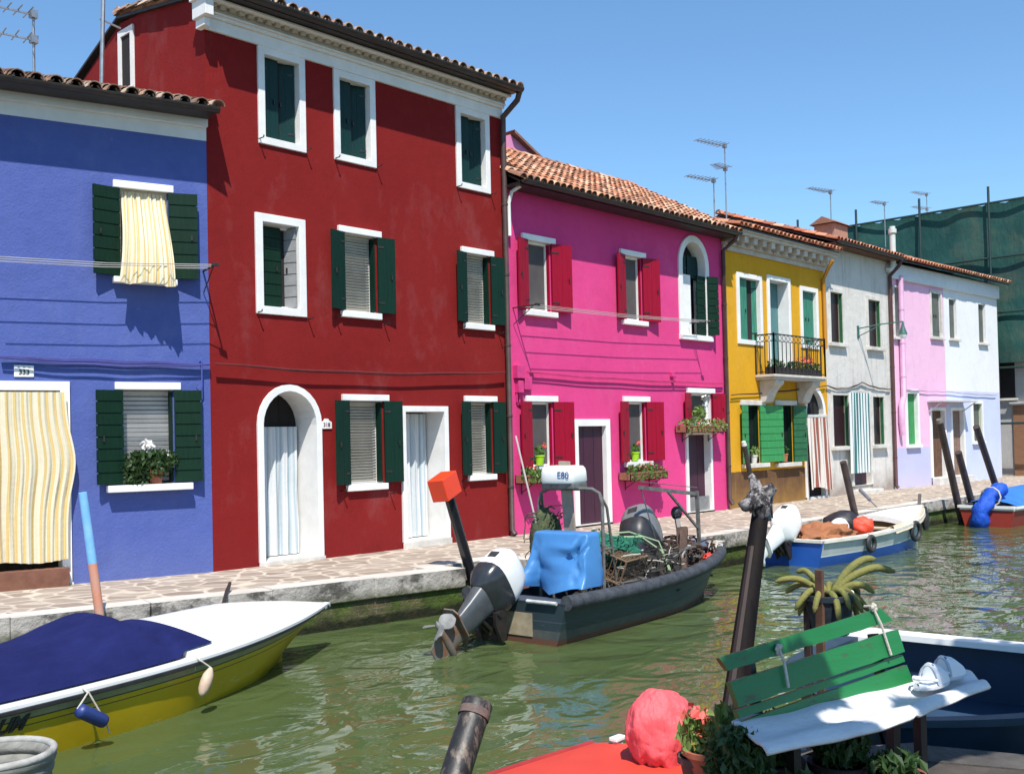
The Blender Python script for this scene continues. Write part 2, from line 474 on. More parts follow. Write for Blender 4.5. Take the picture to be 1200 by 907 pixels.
        return mb.build('wall', mats or [mat], s.t)
    def roof(s, x0, x1, ye, ze, yr, zr, yb, zb, tmat, umat=None, gmat=None, pitch=.19, row=.34, seed=0, ov=.0, gutter=True, back=True):
        r = random.Random(seed)
        mb = MB()
        th = .05
        # boarding under the tiles
        vs = []
        for x in (x0-ov, x1+ov):
            vs += [(x,ye+.03,ze-th),(x,ye+.03,ze-.012),(x,yr,zr-.012),(x,yr,zr-th),(x,yb+.3,zb-.012),(x,yb+.3,zb-th)]
        mb.add(vs, [(0,6,7,1),(1,7,8,2),(0,3,9,6),(2,8,10,4),(3,5,11,9),(0,1,2,3),(6,9,8,7),(3,2,4,5),(9,11,10,8),(4,10,11,5)], 1)
        L = math.hypot(yr-ye, zr-ze); sv = Vector((0,(yr-ye)/L,(zr-ze)/L)); nv = Vector((0,-sv.z,sv.y))
        org = Vector((0,ye,ze))
        n = int(round((x1-x0+2*ov)/pitch)); p = (x1-x0+2*ov)/n; k = int(L/row)+1
        A = 7
        for i in range(n+1):
            for chan in (0,1):
                xc = x0-ov + (i + .5*chan)*p
                if chan and i == n: continue
                for j in range(k):
                    t0 = j*row + r.uniform(-.012,.012) - (.02 if not chan else .0); t1 = min((j+1)*row*1.0+.06, L)
                    if t1 - t0 < .1: continue
                    jx = r.uniform(-.008,.008); jr = r.uniform(.95,1.06); lift = .030*(1 - 0) 
                    vs = []; fs = []
                    for tt, rr, up in ((t0,.082*jr,.03),(t1,.068*jr,.005)):
                        for q in (0,1):
                            ro = rr - .014*q
                            for a in range(A):
                                ph = math.pi*a/(A-1)
                                if chan: off = nv*(up + .035 - math.sin(ph)*ro*.62)
                                else: off = nv*(up + math.sin(ph)*ro*.95 + .012)
                                vs.append(org + sv*tt + off + Vector((xc+jx+math.cos(ph)*ro*(1.08 if not chan else 1.0),0,0)))
                    for a in range(A-1):
                        fs.append((a,a+1,2*A+a+1,2*A+a)); fs.append((a,A+a,A+a+1,a+1))
                        if j == 0: fs.append((A+a,3*A+a,3*A+a+1,A+a+1))
                    mb.add(vs, fs, 0)
        # ridge tiles
        xx = x0-ov
        while xx < x1+ov:
            vs = []
            for q, rr in ((0,.11),(1,.095)):
                for a in range(A):
                    ph = math.pi*a/(A-1); vs.append((xx+q*.42, yr+math.cos(ph)*rr, zr+.02+math.sin(ph)*rr+.012*(1-q)))
            mb.add(vs, [(a,a+1,A+a+1,A+a) for a in range(A-1)] + [tuple(range(A))], 0); xx += .38
        o = mb.build('roof', [tmat, umat or BLACKG], s.t, smooth=True, angle=50)
        if gutter:
            g = MB(); vs = []; N = 9
            for x in (x0-ov, x1+ov):
                for q, rr in ((0,.07),(1,.06)):
                    for a in range(N):
                        ph = math.pi + math.pi*a/(N-1); vs.append((x, ye-.04+math.cos(ph)*rr, ze-.01+math.sin(ph)*rr))
            fs = []
            for a in range(N-1): fs += [(a,a+1,2*N+a+1,2*N+a),(N+a,N+a+1,3*N+a+1,3*N+a),(a,N+a,N+a+1,a+1),(2*N+a,2*N+a+1,3*N+a+1,3*N+a)]
            fs += [(0,2*N,3*N,N),(N-1,2*N-1,4*N-1,3*N-1), tuple(range(N)), tuple(2*N+q for q in range(N))]
            g.add(vs, fs); 
            xx = x0+.3
            while xx < x1: g.box(xx, ye-.115, ze-.012, xx+.03, ye+.08, ze+.006); xx += .8
            g.build('gutter', gmat or BLACKG, s.t, smooth=True)
        return o

def pipe(parent, pts, r, mat, name='downpipe', brk=True):
    mb = MB(); mb.tube(pts, r, 10)
    if brk:
        for a, b in zip(pts[:-1], pts[1:]):
            a = Vector(a); b = Vector(b)
            if abs(a.z-b.z) > 1.5:
                n = int(abs(a.z-b.z)/1.6)+1
                for i in range(1,n+1):
                    p = a.lerp(b, i/(n+.6)); mb.lathe(p, [(r+.009,-.018),(r+.009,.018)], 10); mb.box(p.x-.012, p.y, p.z-.012, p.x+.012, .0, p.z+.012)
    return mb.build(name, mat, parent, smooth=True)

def curtain(H, name, label, cat, x0, x1, z0, z1, y, folds, amp, mat, bulge=None, group=None, seed=0, rows=22, cols=90, hem=0.):
    r = random.Random(seed); ph = r.uniform(0,6); g = []
    for i in range(rows):
        v = i/(rows-1); row = []
        for j in range(cols):
            u = j/(cols-1)
            u_ = u + .055*noise.noise(Vector((u*4+seed, v*.5, seed*1.7)))
            w = math.sin(u_*folds*6.283 + ph + .6*math.sin(v*2.2+u*5)) * amp*(.45+.55*v)
            w += math.sin(u_*folds*2.4*6.283 + ph*2 + v*1.3)*amp*.28 + .5*amp*noise.noise(Vector((u*7, v*3, seed)))
            x = x0 + (x1-x0)*u; yy = y + w; z = z1 + (z0-z1)*v
            z -= hem*math.sin(u*folds*6.283+ph)*v
            if bulge:
                dx,dy,dz = bulge(u,v); x += dx; yy += dy; z += dz
            row.append(Vector((x,yy,z)))
        g.append(row)
    mb = MB(); mb.sheet(g)
    return solo(mb, name, mat, label, cat, H.f, group, smooth=True, angle=180)

def foliage(mb, c, r, n, size, m=0, elong=1.6, hollow=.35, seed=1):
    rr = random.Random(seed); c = Vector(c)
    for _ in range(n):
        while True:
            d = Vector((rr.uniform(-1,1), rr.uniform(-1,1), rr.uniform(-1,1)))
            if hollow < d.length < 1: break
        p = c + Vector((d.x*r[0], d.y*r[1], d.z*r[2]))
        mb.leaf(p, size*rr.uniform(.6,1.3), m, elong, rr)
    return mb
def flower_box(H, label, x0, x1, z, boxmat, flmat, group, d=.30, h=.16, seed=1, dens=170, hang=.1, plain=LEAF1):
    base = Vector(((x0+x1)/2, -d/2-.03, z)); w = x1-x0
    t = thing('flower_box', label, 'flower box', H.f.o + H.f.ex*base.x + H.f.ey*base.y + Vector((0,0,base.z)), H.f.a, group)
    b = MB(); wl = .015
    b.box(-w/2,-d/2,0,w/2,d/2,.015); b.box(-w/2,-d/2,0,w/2,-d/2+wl,h); b.box(-w/2,d/2-wl,0,w/2,d/2,h); b.box(-w/2,-d/2,0,-w/2+wl,d/2,h); b.box(w/2-wl,-d/2,0,w/2,d/2,h)
    b.box(-w/2-.012,-d/2-.012,h-.03,w/2+.012,-d/2-.0005,h); b.box(-w/2+wl,-d/2+wl,.02,w/2-wl,d/2-wl,h-.03,1)
    for q in (-.32,.32): b.beam((w*q,d/2,-.16),(w*q,-d/2+.04,-.006),.018,.012,2); b.beam((w*q,d/2+.01,-.2),(w*q,d/2+.01,h*.6),.018,.012,2)
    b.build('planter', [boxmat, SOIL, IRON], t)
    f = MB()
    for i in range(7):
        foliage(f, (-w/2 + w*(i+.5)/7, -d*.12+rnd.uniform(-.05,.05), h+.03+rnd.uniform(-.03,.05)), (w/9, d*.5, .09+rnd.uniform(0,.05)), dens//7, .05, seed=seed*10+i)
    for i in range(5):
        foliage(f, (-w/2 + w*(i+.5)/5, -d*.55, h-hang*rnd.uniform(.2,.9)), (w/11, .06, .09), dens//9, .045, seed=seed*17+i)
    f.build('foliage', plain, t)
    if flmat:
        fl = MB(); foliage(fl, (0,-d*.2,h+.08), (w*.48,d*.5,.11), 46, .04, elong=1.0, seed=seed+3); fl.build('flowers', flmat, t)
    return t

# ------------------------------------------------------------------ world light
w = bpy.data.worlds.new('World'); scene.world = w; w.use_nodes = True
nt = w.node_tree; sky = nt.nodes.new('ShaderNodeTexSky'); sky.sky_type = 'NISHITA'; sky.sun_disc = False
SUN = Vector((.78, 1.0, -2.0)).normalized()
sky.sun_elevation = math.asin(-SUN.z); sky.sun_rotation = math.atan2(-SUN.x, -SUN.y)
sky.air_density = 1.0; sky.dust_density = .25; sky.ozone_density = 2.2; sky.altitude = 5
bg = nt.nodes['Background']; bg.inputs[1].default_value = .11
tint = nt.nodes.new('ShaderNodeMix'); tint.data_type = 'RGBA'; tint.blend_type = 'MULTIPLY'; tint.inputs[0].default_value = 1; tint.inputs[7].default_value = (.84,1.08,1.20,1)
nt.links.new(sky.outputs[0], tint.inputs[6]); nt.links.new(tint.outputs[2], bg.inputs[0])
sd = bpy.data.lights.new('sun', 'SUN'); sd.energy = 4.6; sd.angle = rad(.53); sd.color = (1.0,.955,.88)
so = bpy.data.objects.new('sun', sd); COL.objects.link(so); so.rotation_euler = SUN.to_track_quat('-Z','Y').to_euler(); so.location = (-10,-20,30)
vs_ = scene.view_settings; vs_.view_transform = 'Standard'; vs_.look = 'None'; vs_.exposure = .55; vs_.gamma = 1; vs_.use_curve_mapping = False

# ------------------------------------------------------------------ ground, quay, water
ZW = -.58
QUAY = [(-60,14.5),(-10,1.95),(4.31,-1.70),(7.1,-2.28),(9.85,-2.72),(9.85,-2.25),(10.95,-2.32),(10.95,-2.84),(16,-3.16),(26,-3.1),(40,-3.9),(70,-6.0)]
NEAR = [(-60,-7.0),(1.5,-9.95),(5.05,-9.98),(5.7,-10.5),(6.1,-11.7),(12,-14.0),(70,-34)]

def paving_mat():
    t = NT('crazy_paving')
    vec = t.obj()
    n = t.new('ShaderNodeTexNoise'); n.inputs['Scale'].default_value = 1.3; n.inputs['Detail'].default_value = 3; t.link(vec, n.inputs['Vector'])
    mx = t.new('ShaderNodeMix'); mx.data_type = 'VECTOR'; mx.inputs[0].default_value = .16; t.link(vec, mx.inputs[4]); t.link(n.outputs['Color'], mx.inputs[5])
    v1 = t.new('ShaderNodeTexVoronoi'); v1.feature = 'DISTANCE_TO_EDGE'; v1.inputs['Scale'].default_value = 3.5
    v2 = t.new('ShaderNodeTexVoronoi'); v2.inputs['Scale'].default_value = 3.5
    for v in (v1, v2): t.link(mx.outputs[1], v.inputs['Vector'])
    joint = t.ramp(t.math('ADD', v1.outputs['Distance'], t.math('MULTIPLY', t.noise(14,3), .05)), .07, .12)
    sep = t.new('ShaderNodeSeparateColor'); t.link(v2.outputs['Color'], sep.inputs[0])
    stone = t.mix(sep.outputs[0], (.25,.195,.155), (.40,.33,.27))
    stone = t.mix(t.math('MULTIPLY', t.ramp(t.noise(7,6), .35,.7), .4), stone, (.20,.15,.12))
    mort = t.mix(t.ramp(t.noise(3,5), .3,.7), (.45,.38,.30), (.56,.49,.40))
    col = t.mix(joint, mort, stone)
    col = t.mix(t.math('MULTIPLY', t.ramp(t.noise(.6,5), .45,.75), .3), col, (.25,.19,.15))
    b = t.bump(joint, .5, .012); b = t.bump(t.noise(30,4), .3, .008, b)
    return t.out(col, .85, 0, .25, b)
PAVE = paving_mat()
def kerb_top_mat():
    t = NT('worn_kerb_stone')
    col = t.mix(t.ramp(t.noise(2.2,6), .35,.7), (.60,.56,.50), (.46,.42,.36))
    return t.out(col, .75, 0, .3, t.bump(t.noise(22,5), .4, .012))
def kerb_face_mat():
    t = NT('lichened_kerb_face')
    sep = t.new('ShaderNodeSeparateXYZ'); t.link(t.obj(), sep.inputs[0])
    base = t.mix(t.ramp(t.noise(3.2,6), .35,.65), (.50,.46,.41), (.33,.30,.27))
    f = t.ramp(t.noise(1.9,7,.72, stretch=(1,1,1.6)), .50, .60)
    base = t.mix(t.math('MULTIPLY', f, .85), base, (.055,.05,.043))
    hgt = t.math('ADD', t.math('MULTIPLY', sep.outputs['Z'], -3.2), t.math('MULTIPLY', t.noise(3,6), 1.1))
    base = t.mix(t.math('MULTIPLY', t.ramp(hgt, 1.0, 1.35), .8), base, (.07,.085,.035))
    return t.out(base, .85, 0, .2, t.bump(t.noise(14,6,.7), .9, .03))
def quay_wall_mat():
    t = NT('mossy_brick_quay')
    br = t.new('ShaderNodeTexBrick'); br.inputs['Scale'].default_value = 1; br.inputs['Brick Width'].default_value = .26; br.inputs['Row Height'].default_value = .075
    br.inputs['Mortar Size'].default_value = .008; br.inputs['Color1'].default_value = (.19,.12,.07,1); br.inputs['Color2'].default_value = (.12,.09,.06,1); br.inputs['Mortar'].default_value = (.2,.18,.13,1)
    uv = t.new('ShaderNodeUVMap'); t.link(uv.outputs[0], br.inputs['Vector'])
    sep = t.new('ShaderNodeSeparateXYZ'); t.link(t.obj(), sep.inputs[0])
    moss = t.mix(t.ramp(t.noise(5,6), .35,.65), (.085,.15,.02), (.04,.06,.014))
    weed = t.mix(t.ramp(t.noise(9,6), .4,.6), (.014,.019,.007), (.03,.028,.014))
    h = t.math('ADD', sep.outputs['Z'], t.math('MULTIPLY', t.noise(2.4,6), .28))
    lowf = t.ramp(h, -.35, -.28)
    mossf = t.math('MULTIPLY', t.ramp(t.noise(1.5,6,.7), .36,.55), .92)
    col = t.mix(mossf, br.outputs['Color'], moss)
    col = t.mix(lowf, weed, col)
    b = t.bump(br.outputs['Fac'], -.4, .02); b = t.bump(t.noise(16,7,.75), 1.0, .05, b)
    return t.out(col, .9, 0, .25, b)
def water_mat():
    t = NT('green_canal_water')
    col = t.mix(t.ramp(t.noise(.35,4), .3,.7), (.056,.082,.026), (.070,.097,.036))
    a = t.noise(1.45, 2, .5, stretch=(1.,1.3,1), dist=.7)
    b_ = t.noise(4.6, 2, .5, stretch=(.8,1.4,1), dist=.5)
    c_ = t.noise(.9, 1, .5)
    sep = t.new('ShaderNodeSeparateXYZ'); t.link(t.obj(), sep.inputs[0])
    calm = t.math('MULTIPLY', t.ramp(t.math('ADD', sep.outputs['X'], t.math('MULTIPLY', t.noise(.28, 3), 9.)), 5., 17.), 1.)
    amp = t.math('ADD', t.math('MULTIPLY', calm, .62), .38)
    a = t.math('MULTIPLY', a, amp); b_ = t.math('MULTIPLY', b_, amp)
    n = t.bump(c_, .5, .12); n = t.bump(a, .75, .10, n); n = t.bump(b_, .5, .02, n)
    m = t.out(col, .05, 0, .5, n); t.b.inputs['IOR'].default_value = 1.33
    return m
# land sheet of the far side, carrying the houses, out to the horizon
def land(name, edge, far, mat, z):
    mb = MB(); pts = [Vector((x,y,z)) for x,y in edge] + [Vector((x,y,z)) for x,y in far]
    tris = tessellate_polygon([pts]); mb.add(pts, tris); o = mb.build(name, mat, None, kind='structure'); return o
def offs(line, d):
    out = []
    for i, p in enumerate(line):
        a = Vector(line[max(i-1,0)]); b = Vector(line[min(i+1,len(line)-1)]); t = (b-a).normalized()
        out.append((p[0]-t.y*d, p[1]+t.x*d))
    return out
KW = .34
qi = [(-60,14.85),(-10,2.3),(4.4,-1.35),(7.17,-1.93),(9.5,-2.30),(9.55,-1.9),(11.25,-1.97),(11.25,-2.5),(16,-2.82),(26,-2.76),(40,-3.55),(70,-5.65)]
land('pavement', qi, [(900,40),(900,900),(-900,900),(-900,80)], PAVE, 0.)
# kerb of white stone blocks: every stone a block with its own joint, one setting object
def kerb(name, outer, inner, z1, z0, mats=None):
    mb = MB(); r = random.Random(4)
    for i in range(len(outer)-1):
        a0,a1,b0,b1 = (Vector((*p,0)) for p in (outer[i],outer[i+1],inner[i],inner[i+1]))
        L = (a1-a0).length; n = max(1, int(L/1.25)); 
        for k in range(n):
            g = .006/L; s0 = k/n+(g if k else 0); s1 = (k+1)/n-(g if k<n-1 else 0); dz = r.uniform(-.006,.006); dy = r.uniform(-.008,.008)
            nrm = (a0-b0).normalized()*dy
            p = [a0.lerp(a1,s0)+nrm, a0.lerp(a1,s1)+nrm, b0.lerp(b1,s1), b0.lerp(b1,s0)]
            vs = [q+Vector((0,0,z0)) for q in p] + [q+Vector((0,0,z1+dz)) for q in p]
            mb.add(vs, [(4,5,6,7)], 0); mb.add(vs, [(0,1,5,4),(0,3,2,1),(1,2,6,5),(2,3,7,6),(3,0,4,7)], 1)
    return mb.build(name, mats or [kerb_top_mat(), kerb_face_mat()], None, kind='structure', bevel=.018, seg=3)
kerb('quay_kerb', QUAY, qi, .012, -.25)
def quaywall(name, line, mat, z0=-1.6, z1=-.22, inset=.05, sgn=1):
    mb = MB(); acc = 0
    ln = offs(line, inset*sgn)
    for (a,b) in zip(ln[:-1], ln[1:]):
        L = math.hypot(b[0]-a[0], b[1]-a[1]); 
        n = max(1,int(L/.5))
        for k in range(n):
            s0,s1 = k/n,(k+1)/n
            p = [(a[0]+(b[0]-a[0])*s, a[1]+(b[1]-a[1])*s) for s in (s0,s1)]
            vs = [(*p[0],z0),(*p[1],z0),(*p[1],z1),(*p[0],z1)]
            mb.add(vs, [(0,1,2,3)], 0, None, [(acc+L*s0,z0),(acc+L*s1,z0),(acc+L*s1,z1),(acc+L*s0,z1)])
        acc += L
    return mb.build(name, mat, None, kind='structure')
QW = quay_wall_mat()
quaywall('quay_face', QUAY, QW)
land('near_quay', offs(NEAR, -.3), [(900,-400),(900,-900),(-900,-900),(-900,-60)], pm('shade_toned_ground',(.040,.032,.026),(.075,.062,.052),.95,4,bump=.6,bsc=12,bdist=.03), 0.)  # ground colour darkened to stand in for the shade around the bench
NK = pm('shade_toned_kerb',(.09,.08,.07),(.05,.045,.04),.9,4,bump=.6,bsc=16,bdist=.02)  # kerb stone painted dark too, shade put into its colour
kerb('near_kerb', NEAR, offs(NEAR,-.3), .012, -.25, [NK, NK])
quaywall('near_quay_face', NEAR, QW, sgn=-1)
# water
mb = MB(); mb.add([(-400,-300,ZW),(400,-300,ZW),(400,120,ZW),(-400,120,ZW)], [(0,1,2,3)])
mb.build('canal_water', water_mat(), None, kind='structure')
mb = MB(); mb.add([(-900,-900,-1.7),(900,-900,-1.7),(900,900,-1.7),(-900,900,-1.7)], [(0,1,2,3)])
mb.build('canal_bed', SOIL, None, kind='structure')

# ================================================================== HOUSES
OLDT = tilemat('old_lichened_tiles', [(.42,.27,.19),(.30,.18,.12),(.48,.36,.27),(.22,.15,.11),(.38,.21,.14),(.50,.40,.31)], .55)
REDT = tilemat('orange_roof_tiles', [(.52,.17,.085),(.42,.13,.07),(.60,.26,.15),(.34,.13,.08),(.56,.22,.12),(.62,.34,.22)], .35)
MIXT = tilemat('mixed_brown_tiles', [(.50,.19,.10),(.36,.16,.09),(.52,.30,.19),(.26,.13,.085),(.46,.22,.13),(.58,.38,.26)], .42)
ROW = 'row of painted houses along the canal'

# ---------------- blue house
H = BLUE = House('blue_house', 'cobalt blue house with yellow striped curtains at the left end of the row', 'house', Frame((7.67,0,0), -15), ROW)
ze = H.u(130,113,.42).z; zb_ = H.u(130,151).z
w, r1 = H.win(140,224,196,327, depth=.16, lintel=.1, ext=.08, sh=(GREENB,'hboard',16,13), fill='glass', sill=.08, sext=.1, sd=.12, wl=.36, wr=.38)
w, r2 = H.win(144,457,203,567, depth=.2, lintel=.1, ext=.1, sh=(GREENB,'hboard',16,12), fill='blindw', rleaf=GREENB, sill=.09, sext=.22, sd=.16, cmat=STONE, lmat=WHITE, wl=.36, wr=.36)
d, rd = H.door(-20,457,72,684, casing=.11, depth=.3, panel=DARK, step=(.02,.03,STONE), base=.0)
MB().box(rd[0]+.01,-.16,-.01,rd[1]+.06,-.045,.24).build('step', pm('brown_marble_step',(.20,.085,.05),(.13,.05,.03),.4,6), d, bevel=.01)
BLUES = stucco('cobalt_blue_stucco', (.072,.105,.325), (.088,.125,.36), (.13,.15,.30), .25, scratch=(.32,.36,.52), bump=.7)
H.wall(-9, -.002, ze+.08, BLUES, 2.6, ze+.95, 6, ze-.4)
mb = MB(); mb.box(-9,-.008,zb_,-.002,-.0005,ze-.12,0); mb.box(-9,-.10,ze-.12,-.002,-.0005,ze-.02,0); mb.box(-9,-.40,ze-.02,-.002,-.0005,ze+.03,1)
mb.build('cornice', [pm('blueish_white_plaster',(.72,.73,.74),(.62,.63,.64),.8,2), BLACKG], H.t)
H.roof(-9.2, .05, -.42, ze+.045, 2.6, ze+1.0, 6, ze-.35, OLDT, pitch=.225, row=.36, seed=1)
hk = MB(); p = H.u(234,424); hk.tube([(p.x,0,p.z),(p.x,-.10,p.z),(p.x-.0,-.10,p.z-.35),(p.x-.04,-.10,p.z-.42),(p.x-.08,-.10,p.z-.36)], .011, 6)
hk.build('wall_hook', pm('blue_painted_iron',(.07,.08,.4),None,.5), H.t, smooth=True)
YEL = stripes('yellow_cream_stripe', [(0,(.86,.80,.62)),(.40,(.86,.80,.60)),(.48,(.80,.56,.20)),(.62,(.84,.66,.30)),(.70,(.78,.52,.18)),(.80,(.86,.78,.58))], 11)
def bl(u,v): return (-.10*v*v+.10*u*v*v, -.52*math.sin(v*1.55)**1.3*(.62+.38*u), -.02*math.sin(u*9)*v-.04*v*u+.03*noise.noise(Vector((u*6,v*4,2)))*v)
curtain(H, 'window_curtain', 'yellow and cream striped curtain blowing out of the upper blue house window', 'curtain', r1[0]+.03, r1[1]-.02, r1[2]-.10, r1[3]-.03, .02, 6, .028, YEL, bl, None, 3)
c0 = H.u(82,660).x
def bd(u,v): return (.10*math.exp(-((v-.42)/.2)**2)*u, -.02*v-.03*math.exp(-((v-.42)/.2)**2)*u, .02*math.sin(u*7)*v)
curtain(H, 'door_curtain', 'yellow and cream striped curtain covering the doorway of the blue house', 'curtain', rd[0]-.08, rd[1]+.05, .33, rd[3]-.03, -.10, 9, .028, YEL, bd, None, 5)
# plant on the lower sill
bx = Vector(((r2[0]+r2[1])/2+.02, -.03, r2[2]))
t = thing('potted_plant', 'bushy potted plant with a white flower on the lower sill of the blue house', 'plant', H.f.o+H.f.ex*bx.x+H.f.ey*bx.y+Vector((0,0,bx.z)), H.f.a)
MB().lathe((.06,0,0),[(.075,0),(.10,.15),(.115,.15),(.115,.19),(.10,.19),(.095,.16)],16).build('pot', TERRA, t, smooth=True)
f = MB(); foliage(f,(-.06,-.02,.26),(.36,.17,.20),620,.055,seed=5); foliage(f,(-.2,-.07,.1),(.17,.08,.15),140,.05,seed=6); foliage(f,(.18,-.02,.30),(.2,.13,.16),160,.05,seed=9); f.build('foliage', LEAF3, t)
f = MB(); foliage(f,(-.06,-.05,.50),(.09,.06,.08),40,.075,elong=1.2,hollow=0,seed=7); foliage(f,(.2,-.05,.42),(.08,.05,.05),12,.04,elong=1,seed=8); f.build('flowers', FLW, t)
# number tile
p = H.u(28,435.5); t = thing('house_number_sign', 'white number tile above the blue house door', 'house number', H.f.o+H.f.ex*p.x+H.f.ey*-.001+Vector((0,0,p.z-.07)), H.f.a)
MB().box(-.115,-.018,0,.115,0,.15).build('plate', PLW, t, bevel=.01)
text_mesh('digits','333',.085,pm('black_enamel',(.03,.025,.02),None,.4),t,Matrix.Translation((0,-.019,.06))@Matrix.Rotation(rad(90),4,'X'), bold=.003)
mb = MB(); 
for q in (-.06,0,.06): mb.box(q-.014,-.0205,.118,q+.014,-.0185,.126)
mb.build('mark', pm('black_enamel_mark',(.05,.04,.03),None,.5), t)

# ---------------- red house
H = RED = House('red_house', 'tall three storey dark red house with dark green shutters', 'house', Frame((7.67,0,0), 0), ROW)
XR = 13.64-7.67
zc = H.u(340,65.5).z; ze = H.u(480,84,.45).z
for a in ((309,70,350,166),(397,96,433,185),(539,137,568,217)):
    H.win(*a, casing=.105, depth=.15, sill=None, closed=TEAL, fill=None, pane=DARK, ajar=17)
H.win(307,263,350,361, casing=.115, depth=.2, sill=None, fill='glass', pane=DARK)[0]
w4, r4 = H.win(306,262,351,362, casing=.0, lintel=None, depth=.0, sill=None, fill=None) if False else (None, H.rect(307,263,350,361))
SHG = (GREEN,'plank',16,10)
for a in ((402,276,440,366),(545,299,573,380)): H.win(*a, depth=.2, lintel=.1, ext=.1, sh=SHG, rleaf=GREEN, sill=.1, sext=.07, sd=.07)
for a in ((408,470,448,567),(550,471,576,556)): H.win(*a, depth=.2, lintel=.1, ext=.12, sh=SHG, rleaf=GREEN, sill=.1, sext=.06, sd=.07)
dA, ra = H.door(308,458,371,656, casing=.09, depth=.5, arch=.50, step=(.05,.05,STONE), base=.05)
dB, rb = H.door(475,482,521,640, casing=.085, depth=.5, step=(.05,.10,STONE), base=.10)
# half open shutter of the full framed middle window
sw = shutter(H.t, r4[0]+.02, .17, r4[2]+.02, (r4[1]-r4[0])*.62, r4[3]-r4[2]-.04, 1, 0, GREENB, 'hboard'); sw.name = 'inner_shutter'
sw2 = shutter(H.t, r4[1]-.02, .03, r4[2]+.02, .22, r4[3]-r4[2]-.04, -1, -70, pm('grey_shutter_back',(.30,.30,.30),None,.6), 'hboard'); sw2.name = 'inner_shutter'
REDS = stucco('dark_red_stucco', (.192,.0085,.0085), (.225,.0135,.0125), (.15,.012,.013), .3, bump=.35)
H.wall(0, XR, zc+.62, REDS, 2.45, 8.32, 5.2, 7.15)
mb = MB(); mb.box(-.03,-.05,zc,XR,-.0005,zc+.17,0); mb.box(-.03,-.10,zc+.17,XR,-.0005,zc+.215,0); mb.box(-.03,-.14,zc+.215,XR,-.0005,zc+.24,0)
mb.box(-.03,-.12,zc+.24,XR,-.0005,zc+.38,1)
x = .0
while x < XR-.1: mb.box(x,-.19,zc+.285,x+.085,-.1195,zc+.34,1); x += .15
mb.box(-.05,-.28,zc+.34,XR,-.0007,zc+.375,0); mb.box(-.05,-.42,zc+.385,XR+.02,-.0007,zc+.42,2)
mb.box(-.16,-.30,zc+.10,-.031,.05,zc+.34,0); mb.box(-.20,-.36,zc+.34,-.031,.06,zc+.42,0); mb.box(-.12,-.2,zc-.02,-.031,.03,zc+.10,0)
mb.build('cornice', [WHITE, pm('beige_brick_corbels',(.50,.43,.34),(.38,.32,.25),.8,5), BLACKG], H.t, bevel=.008)
H.roof(-.06, XR+.03, -.46, zc+.45, 2.45, 8.42, 5.2, 7.25, OLDT, pitch=.20, row=.36, seed=2)
pipe(H.t, [(XR+.02,-.46,zc+.40),(XR+.02,-.40,zc+.26),(XR-.03,-.09,zc+.02),(XR-.035,-.085,zc-.3),(XR-.035,-.085,.12),(XR-.035,-.16,.03)], .052, BROWN)
# little slit window high in the side wall
g = MB(); a = atx(148.5,72,7.67); zz0, zz1 = a.z-.42, a.z+.40; ya, yb = a.y-.16, a.y+.14
g.box(-.03,ya-.09,zz0-.09,.001,yb+.09,zz0); g.box(-.03,ya-.09,zz1,.001,yb+.09,zz1+.1); g.box(-.03,ya-.09,zz0,.001,ya,zz1); g.box(-.03,yb,zz0,.001,yb+.09,zz1); g.box(-.006,ya,zz0,.002,yb,zz1,1)
g.build('gable_window', [WHITE, DARK], H.t)
# window hooks (iron stays) under the red windows
for px,py in ((303,163),(358,177),(392,186),(441,196),(535,219),(575,228),(301,366),(361,374),(393,372),(450,380),(539,384),(584,391),(400,575),(457,578),(541,563)):
    q = H.u(px,py); MB().tube([(q.x,0,q.z),(q.x,-.13,q.z),(q.x,-.14,q.z+.03)],.009,6).build('shutter_stay', IRON, H.t)
BLUEC = stripes('white_blue_stripe', [(0,(.78,.80,.80)),(.22,(.78,.80,.80)),(.26,(.30,.42,.50)),(.34,(.55,.64,.68)),(.5,(.75,.78,.79)),(.62,(.42,.53,.60)),(.72,(.78,.80,.80))], 4, transl=.2)
curtain(H,'door_curtain','pale blue and white striped curtain in the arched red house doorway','curtain',ra[0]+.02,ra[1]-.03,.075,ra[3]-.52,.42,5,.035,BLUEC,None,None,8)
curtain(H,'door_curtain','pale blue and white striped curtain in the square red house doorway','curtain',rb[0]+.02,rb[1]-.03,.125,rb[3]-.03,.40,5,.035,BLUEC,None,None,9)
p = H.u(382,496.5); t = thing('house_number_sign', 'white scalloped number tile beside the arched red house door', 'house number', H.f.o+Vector((p.x,-.001,p.z-.075)))
mb = MB(); pl_ = [(-.095,0),(.095,0),(.095,.10),(.05,.12),(.03,.15),(-.03,.15),(-.05,.12),(-.095,.10)]
mb.add([(x,-.018,z) for x,z in pl_]+[(x,0,z) for x,z in pl_], [tuple(range(8))]+[(k,(k+1)%8,8+(k+1)%8,8+k) for k in range(8)]); mb.build('plate', PLW, t)
text_mesh('digits','318',.085,pm('brown_enamel',(.10,.03,.03),None,.4),t,Matrix.Translation((0,-.019,.055))@Matrix.Rotation(rad(90),4,'X'), bold=.002)

